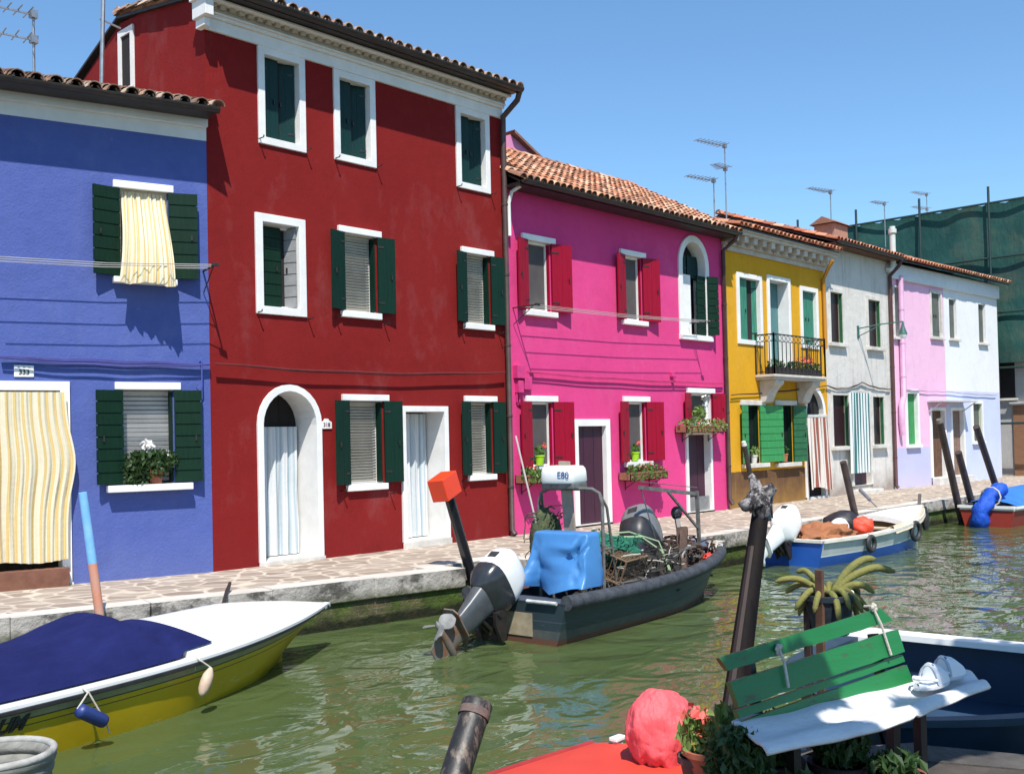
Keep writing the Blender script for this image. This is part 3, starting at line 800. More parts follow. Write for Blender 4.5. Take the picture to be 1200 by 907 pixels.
# ---------------- pink house
H = PINK = House('pink_house', 'hot pink two storey house with crimson shutters', 'house', Frame((13.66,0,0), 0), ROW)
XP = 21.05-13.66; ze = H.u(720,240,.45).z
SHP = (CRIM,'plank',14,10)
for a in ((617,284,644,365),(731,301,751,376)): H.win(*a, depth=.10, lintel=.11, ext=.14, sh=SHP, rleaf=CRIM, fill='screen', pane=SCREEN, sill=.1, sext=.12, sd=.1, wl=.36, wr=.50)
for a in ((621.5,471,647,547),(735,471,756,541)): H.win(*a, depth=.10, lintel=.11, ext=.14, sh=SHP, rleaf=CRIM, fill='screen', pane=SCREEN, sill=.1, sext=.14, sd=.1, wl=.38, wr=.5)
H.win(808,461,833,497, depth=.16, lintel=.11, ext=.12, sh=SHP, fill='screen', pane=SCREEN, sill=.06, sd=.08, wl=.34, wr=.42)
wA, rA = H.win(799,284,826,393, casing=.14, depth=.28, arch=.52, fill='glass', pane=DARK, sill=.12, sext=.16, sd=.1, lintel=None)
x0,x1,z0,z1 = rA
for s_, x_ in ((1,x0+.01),(-1,x1-.01)):
    o = MB().box(0,-.03,0,s_*(x1-x0)*.46,0,.52).build('inner_shutter', TEAL, wA); o.location=(x_,.2,z1-.80)
shutter(wA, x1+.02, -.045, z0+.02, .27, (z1-z0)*.64, 1, 30, GREENB, 'hboard')
o = shutter(wA, x1-.34, .02, z0+.02, .34, (z1-z0)*.64, 1, 0, GREENB, 'hboard')
MB().box(x0+.05,.05,z0+.02,x0+.42,.07,z0+1.35).build('white_panel', WHITE, wA)
d1, rd1 = H.door(677,499,710,612, casing=.13, depth=.07, panel=PLUM, step=(.0405,.03,STONE), base=.03)
d2, rd2 = H.door(806,509,832,600, casing=.08, depth=.14, panel=PLUM, step=(.0405,.03,STONE), base=.03)
MB().box(rd2[0]+.02,.02,.03,rd2[1]-.02,.05,.36).build('flood_board', ALU, d2)
PINKS = stucco('hot_pink_stucco', (.64,.050,.205), (.69,.062,.23), (.48,.06,.17), .3, bump=.35)
zr = H.f.loc(aty(690,206,2.6)).z; print('pink eave', ze, 'ridge', zr)
H.wall(.0, XP, ze+.06, PINKS, 2.6, zr-.1, 6, ze-.2)
MB().box(0,-.42,ze-.03,XP,-.0007,ze+.02).build('soffit', BLACKG, H.t)
H.roof(0, XP, -.46, ze+.05, 2.6, zr, 6, ze-.1, MIXT, pitch=.185, row=.33, seed=3)
pipe(H.t, [(XP-.08,-.46,ze),(XP-.08,-.40,ze-.12),(XP-.08,-.08,ze-.32),(XP-.08,-.08,.25),(XP-.08,-.16,.12)], .05, BROWN)
pipe(H.t, [(.14,-.30,ze-.02),(.10,-.12,ze-.10),(.07,-.07,ze-.3),(.07,-.07,ze-.9)], .035, WHITE, name='vent_pipe', brk=False)
# junction boxes, painted over
mb = MB(); a = H.u(600,428); b = H.u(621,462)
mb.box(a.x+.02,-.12,b.z+.28,a.x+.22,0,a.z); mb.box(a.x+.24,-.09,b.z+.08,a.x+.44,0,a.z-.2); mb.box(a.x+.06,-.1,b.z+.02,a.x+.2,0,b.z+.24)
for q in (.08,.15): mb.tube([(a.x+q,-.03,b.z+.05),(a.x+q,-.03,b.z-.15),(a.x+q+.1,-.03,b.z-.2)],.016,6)
mb.build('meter_box', pm('pink_painted_metal',(.62,.04,.2),(.5,.03,.16),.6,8), H.t, bevel=.008)
mb = MB(); a = H.u(786,439); mb.box(a.x-.05,-.07,a.z-.05,a.x+.05,0,a.z+.04); mb.lathe((a.x,-.09,a.z-.1),[(.03,0),(.05,.06)],10); mb.build('doorbell_lamp', pm('pink_painted_metal2',(.6,.04,.2),None,.6), H.t)
# rear dormer
a = aty(598,156,4.2)-H.f.o; b = aty(629,186,4.2)-H.f.o
mb = MB(); xw = b.x-a.x; zA = a.z; zB = b.z
for yy in (4.2, 7.0): pass
vs = [(a.x-xw,4.2,ze),(b.x-.15,4.2,ze),(b.x-.15,4.2,zB+.08),(a.x,4.2,zA-.04),(a.x-xw,4.2,zB)]
mb.add(vs+[(x,6.8,z) for x,_,z in vs], [(0,1,2,3,4),(9,8,7,6,5)]+[(k,(k+1)%5,5+(k+1)%5,5+k) for k in range(5)])
mb.build('dormer', pm('pale_pink_plaster',(.70,.25,.42),(.62,.22,.38),.85,3), H.t)
mb = MB(); mb.add([(a.x,4.05,zA+.05),(b.x+.1,4.05,zB),(b.x+.1,6.9,zB),(a.x,6.9,zA+.05),(a.x,4.05,zA-.02),(b.x+.1,4.05,zB-.07),(b.x+.1,6.9,zB-.07),(a.x,6.9,zA-.02)], [(0,1,2,3),(4,5,6,7),(0,1,5,4),(1,2,6,5)])
mb.build('dormer_roof', MIXT, H.t)
# flowers on the pink house
BOXC = pm('clay_planter',(.30,.12,.07),(.22,.09,.05),.8,6)
BXP = 'flower boxes under the pink house windows'
for (L,R,zp,px,lab,fl,sd_) in ((612,655,566,633,'clay flower box under the left ground floor window of the pink house',FLR,1),(733,777,562,755,'overflowing clay flower box under the middle window of the pink house',FLR,2),(799,846,507,823,'clay flower box full of leaves hung above the right pink house door',FLR,3)):
    q0 = H.u(L,zp,.2).x; q1 = H.u(R,zp,.2).x; z = H.u(px,zp,.25).z
    flower_box(H, lab, q0, q1, z, BOXC, fl, BXP, seed=sd_, dens=300, plain=LEAF1 if sd_!=3 else LEAF2)
LIME = pm('lime_green_pot',(.36,.62,.02),(.3,.55,.02),.35,4)
for px,py,lab in ((632,545,'lime green flower pot on the left windowsill of the pink house'),(744,540,'lime green flower pot on the middle windowsill of the pink house')):
    q = H.u(px,py,.02); t = thing('flower_pot', lab, 'flower pot', H.f.o+Vector((q.x,-.035,q.z)), 0, 'lime green pots on the pink house sills')
    MB().lathe((0,0,0),[(.065,0),(.085,.16),(.095,.16),(.095,.185),(.08,.185),(.075,.15)],16).build('pot',LIME,t,smooth=True)
    f = MB(); foliage(f,(0,0,.25),(.13,.05,.11),60,.05,seed=int(px)); f.build('foliage',LEAF1,t)
    f = MB(); foliage(f,(.1,-.02,.36),(.06,.04,.06),14,.045,elong=1,hollow=0,seed=int(px)+1); f.build('flowers',FLR,t)
q = H.u(820,490,.1); f = MB(); foliage(f,(q.x,-.1,q.z+.14),(.24,.1,.13),110,.07,seed=31)
solo(f,'potted_plant',LEAF2,'pale leafy plant growing in the window above the right pink house door','plant',H.f)
q = H.u(830,470,.1); f = MB(); foliage(f,(q.x-.1,-.1,q.z),(.2,.1,.2),20,.055,elong=1.2,seed=33)
f.tube([(q.x-.15,-.1,q.z-.4),(q.x-.05,-.1,q.z)],.008,5); solo(f,'white_flower',FLW,'spray of white flowers before the small window above the right pink house door','flower',H.f)

# ---------------- yellow house
H = YELH = House('yellow_house', 'mustard yellow house with iron balcony and bright green shutters', 'house', Frame((21.06,0,0), 0), ROW)
XY = 26.15-21.06; ze = H.u(905,284,.45).z; zcb = H.u(905,300).z
H.win(866,327,890,399, casing=.11, depth=.13, sill=None, closed=JADE, fill=None, pane=DARK, closed_gap=-.0, ajar=25)
H.win(940,342,956,404, casing=.11, depth=.13, sill=None, closed=JADE, fill=None, pane=DARK)
dY, rY = H.win(902,330,924,438, casing=.11, depth=.28, sill=None, fill=None, pane=AQUA)
SHY = (LEAFG,'hboard',12,6)
wy1, ry1 = H.win(875,475,889,543, depth=.12, lintel=.12, ext=.28, sh=SHY, fmat=GREENB, lining=GREENB, fill='glass', sill=.1, sext=.28, sd=.14, wl=.38, wr=H.u(912,510).x-H.u(889,510).x-.02, cmat=STONE)
wy2, ry2 = H.win(912.5,475,928,542, depth=.12, lintel=.12, ext=.22, fmat=GREENB, lining=GREENB, fill='glass', sill=.1, sext=.24, sd=.14, cmat=STONE)
DGRN = pm('deep_green_shutter',(.012,.085,.03),(.02,.12,.045),.6,5)
shutter(wy2, ry2[1]+.01, -.03, ry2[2], .50, ry2[3]-ry2[2], 1, 12, DGRN, 'hboard')
dYd, ryd = H.door(945,460,965,580, casing=.11, depth=.10, arch=.55, panel=DARK, point=.12, step=(.06,.05,STONE), base=.05)
MB().box(ryd[0]-.02,-.09,H.u(955,487).z-.05,ryd[1]+.1,-.0405,H.u(955,487).z+.03).build('impost', STONE, dYd, bevel=.008)
YELS = stucco('mustard_yellow_stucco', (.62,.30,.012), (.68,.36,.022), (.40,.22,.05), .35, lowcol=(.135,.070,.036), zsplit=H.u(880,552).z, bump=.4)
zr = ze+1.15
H.wall(0, XY, ze+.0, YELS, 3.0, zr-.08, 6.5, ze)
mb = MB(); CST = pm('pale_cornice_stone',(.56,.52,.46),(.42,.38,.33),.8,4,bump=.3,bsc=20)
mb.box(-.02,-.06,zcb-.12,XY+.02,-.0007,zcb,0); mb.box(-.04,-.12,zcb,XY+.04,-.0007,zcb+.07,0)
x=.05
while x < XY-.1: mb.box(x,-.34,zcb+.07,x+.17,-.0008,zcb+.22,0); mb.box(x+.02,-.24,zcb+.0,x+.15,-.12,zcb+.0695,0); x += .42
mb.box(-.06,-.40,zcb+.22,XY+.06,-.0007,zcb+.29,0); mb.box(-.08,-.46,zcb+.29,XY+.08,-.0007,zcb+.33,0)
mb.build('cornice', CST, H.t, bevel=.012)
H.roof(0, XY, -.50, max(ze,zcb+.36), 3.0, zr, 6.5, ze, REDT, pitch=.20, row=.33, seed=4, gutter=False)
pipe(H.t, [(XY-.28,-.42,zcb+.1),(XY-.28,-.3,zcb-.05),(XY-.16,-.07,zcb-.35),(XY-.14,-.07,zcb-.9),(XY-.14,-.07,zcb-2.2)], .05, pm('yellow_painted_pipe',(.5,.2,.01),(.4,.2,.03),.6,5))
# balcony
bx0 = H.u(900,440,.35).x; bx1 = H.u(961,440,.35).x; bz = H.u(930,440,.6).z; BD = .54
mb = MB(); mb.box(bx0,-BD,bz-.05,bx1,-.0007,bz+.02); mb.box(bx0+.03,-BD+.03,bz-.10,bx1-.03,-.0007,bz-.0505)
for xa in (bx0+.18, bx1-.62):
    pr = [(0,-.10),(-BD+.08,-.10),(-BD+.08,-.20),(-BD+.2,-.30),(-.25,-.42),(-.16,-.62),(-.02,-.68)]
    vs = [(xa,y,bz+z) for y,z in pr]+[(xa+.4,y,bz+z) for y,z in pr]; n=len(pr)
    mb.add(vs, [tuple(range(n)), tuple(range(2*n-1,n-1,-1))]+[(k,(k+1)%n,n+(k+1)%n,n+k) for k in range(n)])
bs = mb.build('balcony', CST, H.t, bevel=.015)
mb = MB(); zt = bz+.98
def rail(x_a,y_a,x_b,y_b,n):
    a = Vector((x_a,y_a,0)); b = Vector((x_b,y_b,0))
    for zz, th_ in ((zt,.028),(zt-.17,.014),(bz+.08,.016)): mb.beam(a+Vector((0,0,zz)), b+Vector((0,0,zz)), .03 if zz==zt else .014, th_)
    for k in range(n+1):
        p = a.lerp(b,k/n); thick = .016 if 0<k<n else .03
        mb.beam(p+Vector((0,0,bz+.02)), p+Vector((0,0,zt-.17 if 0<k<n else zt+.03)), thick, thick)
    dv = (b-a).normalized()
    for k in range(n):
        c = a.lerp(b,(k+.5)/n)+Vector((0,0,zt-.085)); R0=min(.07,(b-a).length/n*.46)
        mb.tube([c+dv*math.cos(q*.524)*R0+Vector((0,0,math.sin(q*.524)*.07)) for q in range(13)],.007,5,caps=False)
rail(bx0+.03,-BD+.03,bx1-.03,-BD+.03,13); rail(bx0+.03,-BD+.03,bx0+.03,-.02,4); rail(bx1-.03,-BD+.03,bx1-.03,-.02,4)
mb.build('railing', IRON, bs)
t = thing('balcony_planter','dark planter of leaves and red flowers along the yellow house balcony','flower box', H.f.o+Vector(((bx0+bx1)/2,-BD+.2,bz+.03)))
W2=(bx1-bx0)/2-.08
MB().box(-W2,-.1,0,W2,.1,.17).build('planter', pm('dark_planter',(.03,.022,.018),None,.8), t, bevel=.01)
f=MB(); 
for i in range(8): foliage(f,(-W2+W2*2*(i+.5)/8,0,.23),(.2,.13,.12),38,.07,seed=50+i)
f.build('foliage', LEAF3, t); f=MB(); foliage(f,(W2*.45,.0,.38),(.45,.1,.12),70,.06,elong=1.,hollow=0,seed=61); f.build('flowers', FLR, t)
REDC = stripes('rust_white_stripe', [(0,(.70,.66,.60)),(.42,(.72,.68,.62)),(.46,(.28,.08,.055)),(.92,(.30,.09,.06)),(.97,(.70,.66,.60))], 6, transl=.15)
zz = H.u(955,487).z
curtain(H,'door_curtain','rust and white striped curtain over the yellow house door','curtain',ryd[0]-.16,ryd[1]+.06,.26,zz-.06,-.13,4,.035,REDC,lambda u,v:(.05*v*(u),-.05*v,.05*math.sin(u*5)*v),None,12)
for px,py,lab,mt_,s_ in ((883,543,'yellow leaved plant in a pale pot on the left sill of the yellow house',STONE,1),(919,541,'small dark plant in a pot on the right sill of the yellow house',TERRA,2)):
    q = H.u(px,py,.05); t = thing('potted_plant', lab, 'plant', H.f.o+Vector((q.x,-.07,q.z)))
    MB().lathe((0,0,0),[(.06,0),(.08,.17),(.09,.17),(.09,.2),(.075,.2),(.07,.16)],14).build('pot',mt_,t,smooth=True)
    f=MB(); foliage(f,(0,-.02,.28),(.19,.07,.15) if s_==1 else (.1,.05,.1),60,.06,seed=70+s_); f.build('foliage',LEAF2 if s_==1 else LEAF3,t)

# ---------------- grey house
H = GREY = House('grey_house', 'bare grey plaster house with a turquoise striped door curtain', 'house', Frame((26.16,0,0), 0), ROW)
XG = 30.37-26.16; ze = H.u(1005,291,.4).z
GLN = pm('pale_green_lining',(.50,.58,.42),(.44,.5,.36),.8,3)
GPANE = pm('dark_maroon_pane',(.03,.010,.014),(.02,.008,.01),.4,3)
for a in ((972.5,343,987,402),(1017,352,1031,407)): H.win(*a, casing=.10, depth=.11, sill=.10, sext=.14, sd=.12, lintel=None, fill=None, pane=GPANE, lining=GLN, rleaf=DGRN, cmat=STONE)
for a in ((975.5,463,994,523),(1022.5,465,1035.5,521)): H.win(*a, casing=.10, depth=.11, sill=.10, sext=.12, sd=.14, lintel=None, fill=None, pane=GPANE, lining=GLN, rleaf=DGRN, cmat=STONE)
dG, rg = H.door(999,463,1019,576, casing=.12, depth=.12, panel=PLUM, cmat=STONE, step=(.32,.10,STONE), base=.22)
GREYS = stucco('bare_grey_plaster', (.58,.545,.50), (.70,.67,.62), (.30,.25,.215), .8, scratch=(.36,.31,.27), bump=1.2)
zr = ze+1.35
H.wall(0, XG, ze+.05, GREYS, 3.2, zr-.08, 6.5, ze)
MB().box(0,-.38,ze-.02,XG,-.0007,ze+.03).build('soffit', WOODB, H.t)
H.roof(0, XG, -.42, ze+.06, 3.2, zr, 6.5, ze, REDT, pitch=.20, row=.33, seed=5)
pipe(H.t, [(XG-.02,-.40,ze-.02),(XG-.05,-.33,ze-.18),(XG-.10,-.08,ze-.45),(XG-.10,-.08,.12),(XG-.10,-.14,.04)], .055, pm('maroon_pipe',(.075,.028,.028),(.1,.045,.04),.5,4))
TURQ = stripes('turquoise_white_stripe', [(0,(.74,.77,.76)),(.42,(.74,.77,.76)),(.47,(.015,.15,.16)),(.92,(.02,.17,.18)),(.97,(.74,.77,.76))], 7, transl=.15)
zt = H.u(1008,461).z
curtain(H,'door_curtain','turquoise and white striped curtain hanging before the grey house door','curtain',H.u(998,510,.2).x,H.u(1021,510,.2).x,H.u(1010,554,.2).z,zt,-.17,6,.02,TURQ,None,None,14)
# street lamp on a bracket
a = H.u(1005,386); b = H.u(1043,388,.95)
t = thing('wall_lamp','green bracket lamp reaching out from the grey house wall','street lamp', H.f.o+Vector((a.x,0,a.z)))
LG = pm('lamp_green_metal',(.03,.10,.085),(.05,.13,.11),.5,5)
dx = 0.35; mb = MB(); mb.box(-.05,-.03,-.25,.05,0,.1); mb.tube([(0,-.02,.02),(dx*.5,-.6,.10),(dx,-1.15,.14)],.018,7); mb.tube([(0,-.02,-.2),(dx*.35,-.4,-.02),(dx*.5,-.6,.09)],.014,7)
mb.build('bracket', LG, t, smooth=True)
mb = MB(); mb.lathe((dx,-1.15,-.22),[(.115,0),(.11,.03),(.065,.16),(.04,.24),(.025,.36)],16); mb.lathe((dx,-1.15,-.34),[(.055,0),(.10,.08),(.105,.119)],16,1); mb.build('lamp_head', [LG, PLW], t, smooth=True)
# white flue on the roof
q = aty(1046.5,300,-.2)
mb = MB(); zt_ = aty(1046.5,266,-.2).z; mb.lathe((q.x,-.2,ze-.1),[(.085,0),(.085,zt_-ze-.1),(.12,zt_-ze-.1),(.12,zt_-ze+.02),(.085,zt_-ze+.02),(.085,zt_-ze+.1)],16); mb.tube([(q.x,-.2,ze-.08),(q.x-.02,-.15,ze-.22),(q.x-.15,-.1,ze-.3)],.085,12)
solo(mb,'flue_pipe',pm('white_flue',(.62,.64,.60),(.5,.52,.48),.5,3),'white flue pipe with collar rising past the eaves of the grey house','flue',smooth=True)

# ---------------- pale pink and white houses, one bend further on
FP = Frame((30.37,0,0), -3)
xm = FP.u(1107.5,420).x; xe = FP.u(1171,450).x
ze = FP.u(1110,319,.35).z
LAV = (.50,.50,.70)
H = PPINK = House('pale_pink_house','pale pink house with a lavender base beside the white house','house', FP, ROW)
DGL = pm('dusky_shutter',(.075,.085,.075),(.11,.12,.105),.6,4)
H.win(1047.5,337,1054,395, depth=.16, lintel=None, sill=.08, fill=None, pane=DGL, cmat=STONE, casing=.06)
H.win(1091,344,1102,395, casing=.09, depth=.1, sill=.09, sext=.12, fill=None, pane=DGL, cmat=STONE, closed=DGL)
H.win(1063,461,1075,521, casing=.11, depth=.09, sill=.1, fill=None, pane=LEAFG, sext=.12)
dP, rP = H.door(1092,481,1107,560, casing=.10, depth=.10, panel=WOODB, step=(.28,.22,STONE), base=.22)
H.wall(0, xm, ze+.05, stucco('pale_pink_stucco',(.76,.44,.61),(.79,.49,.65),(.6,.45,.6),.25,lowcol=LAV,zsplit=H.u(1075,524).z,bump=.3), 3.2, ze+1.3, 6.5, ze)
MB().box(-.0,-.10,ze-.45,xm,-.0007,ze+.0).build('cornice', pm('white_eaves_plaster',(.72,.72,.74),(.64,.64,.66),.8,3), H.t)
H.roof(0, xm, -.40, ze+.06, 3.2, ze+1.42, 6.5, ze, REDT, pitch=.20, row=.33, seed=6, gutter=False)
q = FP.u(1049,400); PPP = pm('pink_painted_pipe',(.70,.40,.58),(.6,.34,.5),.6,4)
pipe(H.t, [(q.x+.25,-.10,ze-.35),(q.x+.25,-.10,H.u(1049,465).z),(q.x+.05,-.12,H.u(1049,470).z-.1),(q.x+.05,-.10,H.u(1049,478).z-.4),(q.x+.12,-.10,H.u(1049,510).z)], .085, PPP)
H = WHT = House('white_house','white house with a pale blue base at the far end of the row','house', FP, ROW)
H.win(1112.5,351,1121,397, casing=.0, depth=.09, lintel=None, sill=.08, fill=None, pane=DGL, cmat=STONE)
H.win(1147,357,1155,402, casing=.0, depth=.09, lintel=None, sill=.08, fill=None, pane=DGL, cmat=STONE)
H.win(1140,473,1150.5,517, casing=.10, depth=.09, sill=.1, fill=None, pane=DGL, lining=GLN)
dW, rW = H.door(1116,481,1129,560, casing=.10, depth=.10, panel=pm('beaded_door',(.10,.045,.03),(.3,.2,.15),.6,30,lo=.45,hi=.55), step=(.28,.22,STONE), base=.22)
H.wall(xm+.004, xe, ze+.05, stucco('white_stucco',(.76,.76,.77),(.70,.70,.73),(.5,.5,.55),.2,lowcol=(.55,.60,.80),zsplit=H.u(1140,459).z,bump=.3), 3.2, ze+1.3, 6.5, ze)
MB().box(xm+.004,-.10,ze-.45,xe,-.0007,ze+.0).build('cornice', pm('white_eaves_plaster2',(.76,.76,.77),(.68,.68,.7),.8,3), H.t)
H.roof(xm+.004, xe+.2, -.40, ze+.06, 3.2, ze+1.42, 6.5, ze, MIXT, pitch=.20, row=.33, seed=7, gutter=False)
mb = MB(); a0 = H.u(1090,471,.1); a1 = H.u(1132,472,.1); mb.box(a0.x,-.5,a0.z,a1.x,-.0007,a0.z+.05); 
for q in (a0.x+.1,a1.x-.1): mb.beam((q,-.01,a0.z-.3),(q,-.45,a0.z-.001),.03,.03)
solo(mb,'door_canopy',pm('pale_canopy',(.60,.55,.58),(.5,.45,.5),.6,3),'thin flat canopy shelf above the pair of doors between the pale pink and white houses','canopy',FP)

# ---------------- the netted scaffold building past the alley
XN = (FP.o + FP.ex*(xe+1.5)).x
def nz(px,py): return atx(px,py,XN)
tA = nz(1188,238); tB = nz(985,271)
ZT = (tA.z+tB.z)/2; YF = -2.6; YB = tB.y+7
t = thing('netted_building','scaffolded grey building wrapped in dark green netting past the white house','building', (XN, YF, 0))
def NETM():
    t_ = NT('dark_green_debris_net')
    col = t_.mix(t_.ramp(t_.noise(.35,6,.6,stretch=(1,1,2)),.35,.65), (.012,.060,.058), (.028,.095,.080))
    col = t_.mix(t_.math('MULTIPLY', t_.ramp(t_.noise(.5,6,.7),.5,.7),.45), col, (.12,.12,.085))
    return t_.out(col,.8,0,.2,t_.bump(t_.noise(3,4,stretch=(1,1,.4)),.6,.08))
ZL = nz(1182,426).z; L_ = YB-YF
mb = MB(); g=[]
for i in range(20):
    row=[]
    for j in range(61):
        y = L_*j/60; z = ZL+(ZT-ZL)*i/19 + (.05*math.sin(j*2.1) if i==19 else 0); row.append(Vector((-.55+.10*noise.noise(Vector((y*.7,z*.5,1))), y, z)))
    g.append(row)
mb.sheet(g, uv=False); g=[]
for i in range(20):
    row=[]
    for j in range(13): x=-.55+10*j/12; z=ZL+(ZT-ZL)*i/19; row.append(Vector((x, -.55+.10*noise.noise(Vector((x*.7,z*.5,7))), z)))
    g.append(row)
mb.sheet(g, uv=False); mb.build('netting', NETM(), t, smooth=True)
mb = MB(); mb.box(0,0,-.02,9.5,L_,ZT-.3); mb.build('wall', stucco('rough_grey_stucco',(.40,.39,.38),(.46,.45,.44),(.2,.19,.18),.5,bump=.6), t)
zb0 = nz(1180,475).z
MB().box(-.06,0.05,0,-.001,2.2,zb0).build('board_cladding', pm('tan_boards',(.26,.13,.07),(.2,.1,.055),.8,4,stretch=(1,1,6)), t)
MB().box(-.14,0.0,zb0+.001,-.001,2.3,zb0+.1).build('ledge', STONE, t)
ya = nz(1189,430).y-YF; yb = nz(1172,430).y-YF; zs0 = nz(1180,428).z
wn = MB().box(-.05,ya,zs0-1.2,-.001,yb,zs0+.35).build('window', DARK, t)
MB().box(-.12,ya-.1,zs0-1.28,-.001,yb+.1,zs0-1.2005).build('sill', STONE, wn)
mb = MB(); nlev = 4
for k in range(nlev+1):
    zz = 1.9+(ZT-1.9)*k/nlev
    mb.tube([(-.68,-.6,zz),(-.68,L_,zz)],.04,6); mb.tube([(-.68,-.68,zz+.04),(9,-.68,zz+.04)],.04,6)
y = .1
while y < L_: mb.tube([(-.70,y,0),(-.70,y,ZT+.6)],.045,6); y += 2.5
for x in (2.,4.5,7.): mb.tube([(x,-.7,0),(x,-.7,ZT+.6)],.045,6)
mb.build('scaffold_frame', pm('dark_green_pole',(.012,.04,.04),None,.6), t)

# ---------------- chimney, antennas
a = aty(968,285,2.6); b = aty(983,263,2.6)
mb = MB(); mb.box(a.x,2.3,a.z-.6,b.x,3.0,b.z-.12,0); mb.add([(a.x-.15,2.2,b.z-.12),(b.x+.15,2.2,b.z-.12),(b.x+.15,3.1,b.z-.12),(a.x-.15,3.1,b.z-.12),(a.x-.15,2.65,b.z+.12),(b.x+.15,2.65,b.z+.12)],[(0,1,5,4),(2,3,4,5),(0,4,3),(1,2,5)],1)
solo(mb,'chimney',[pm('chimney_brick',(.42,.22,.15),(.32,.18,.13),.9,6,bump=.4),MIXT],'squat brick chimney with tiled cap on the grey house roof','chimney')
ANT = 'television aerials on the roofs'
def aerial(label, px, pyt, pyb, y, booms, elem=.5, r=.02):
    p0 = aty(px,pyb,y); p1 = aty(px,pyt,y); h = p1.z-p0.z
    t = thing('tv_aerial', label, 'aerial', (p0.x,y,p0.z-.9), 0, ANT)
    MB().tube([(0,0,0),(0,0,h+.9)], r, 7).build('mast', ALU, t, smooth=True)
    for (fr, ln, dx_, dy_, n) in booms:
        z = .9+h*fr; d = Vector((dx_,dy_,0)).normalized(); s = d.cross(Vector((0,0,1)))
        mb = MB(); mb.beam((0,0,z),tuple(d*ln+Vector((0,0,z))),.025,.025)
        for k in range(n):
            c = d*(ln*(k+.5)/n)+Vector((0,0,z+.02)); L_ = elem*(1-.45*k/n); mb.tube([c-s*L_/2,c+s*L_/2],.010,5)
        mb.box(-.05,-.05,z-.05,.05,.05,z+.06)
        mb.build('boom', ALU, t)
aerial('tall two boom aerial at the top left above the blue house roof', 40, 16, 86, 2.6, ((.97,1.0,-1,.1,7),(.55,1.0,-1,.15,6)))
aerial('tall aerial mast rising from the roof of the pink house', 851, 170, 242, 2.7, ((.97,1.15,-1,.2,8),(.6,.7,-1,-.1,5)))
aerial('short aerial behind the tall mast over the pink house', 837, 211, 240, 3.1, ((.95,1.1,-1,.2,8),))
aerial('single boom aerial above the grey house chimney', 974, 225, 258, 3.0, ((.97,1.15,-1,.2,8),))
aerial('small aerial just left of the scaffold net', 1037, 239, 262, 3.4, ((.97,.8,-1,.2,5),))
aerial('faint two boom aerial before the middle of the scaffold net', 1087, 228, 268, 3.6, ((.97,1.0,-1,.2,6),(.55,1.0,-1,.2,6)))
t = MB(); p = aty(118,94,1.0); q = aty(121,-10,1.0)
t.tube([(p.x,1.0,p.z-.4),(q.x,1.0,q.z)],.03,8); t.tube([(p.x+.02,1.0,p.z+.9),(p.x+.25,1.05,p.z+2.3)],.012,6); t.tube([(p.x,1.0,p.z+.85),(p.x+.3,1.0,p.z+.8)],.015,6)
solo(t,'roof_mast',ALU,'white metal mast standing before the red gable above the blue house roof','mast',smooth=True)

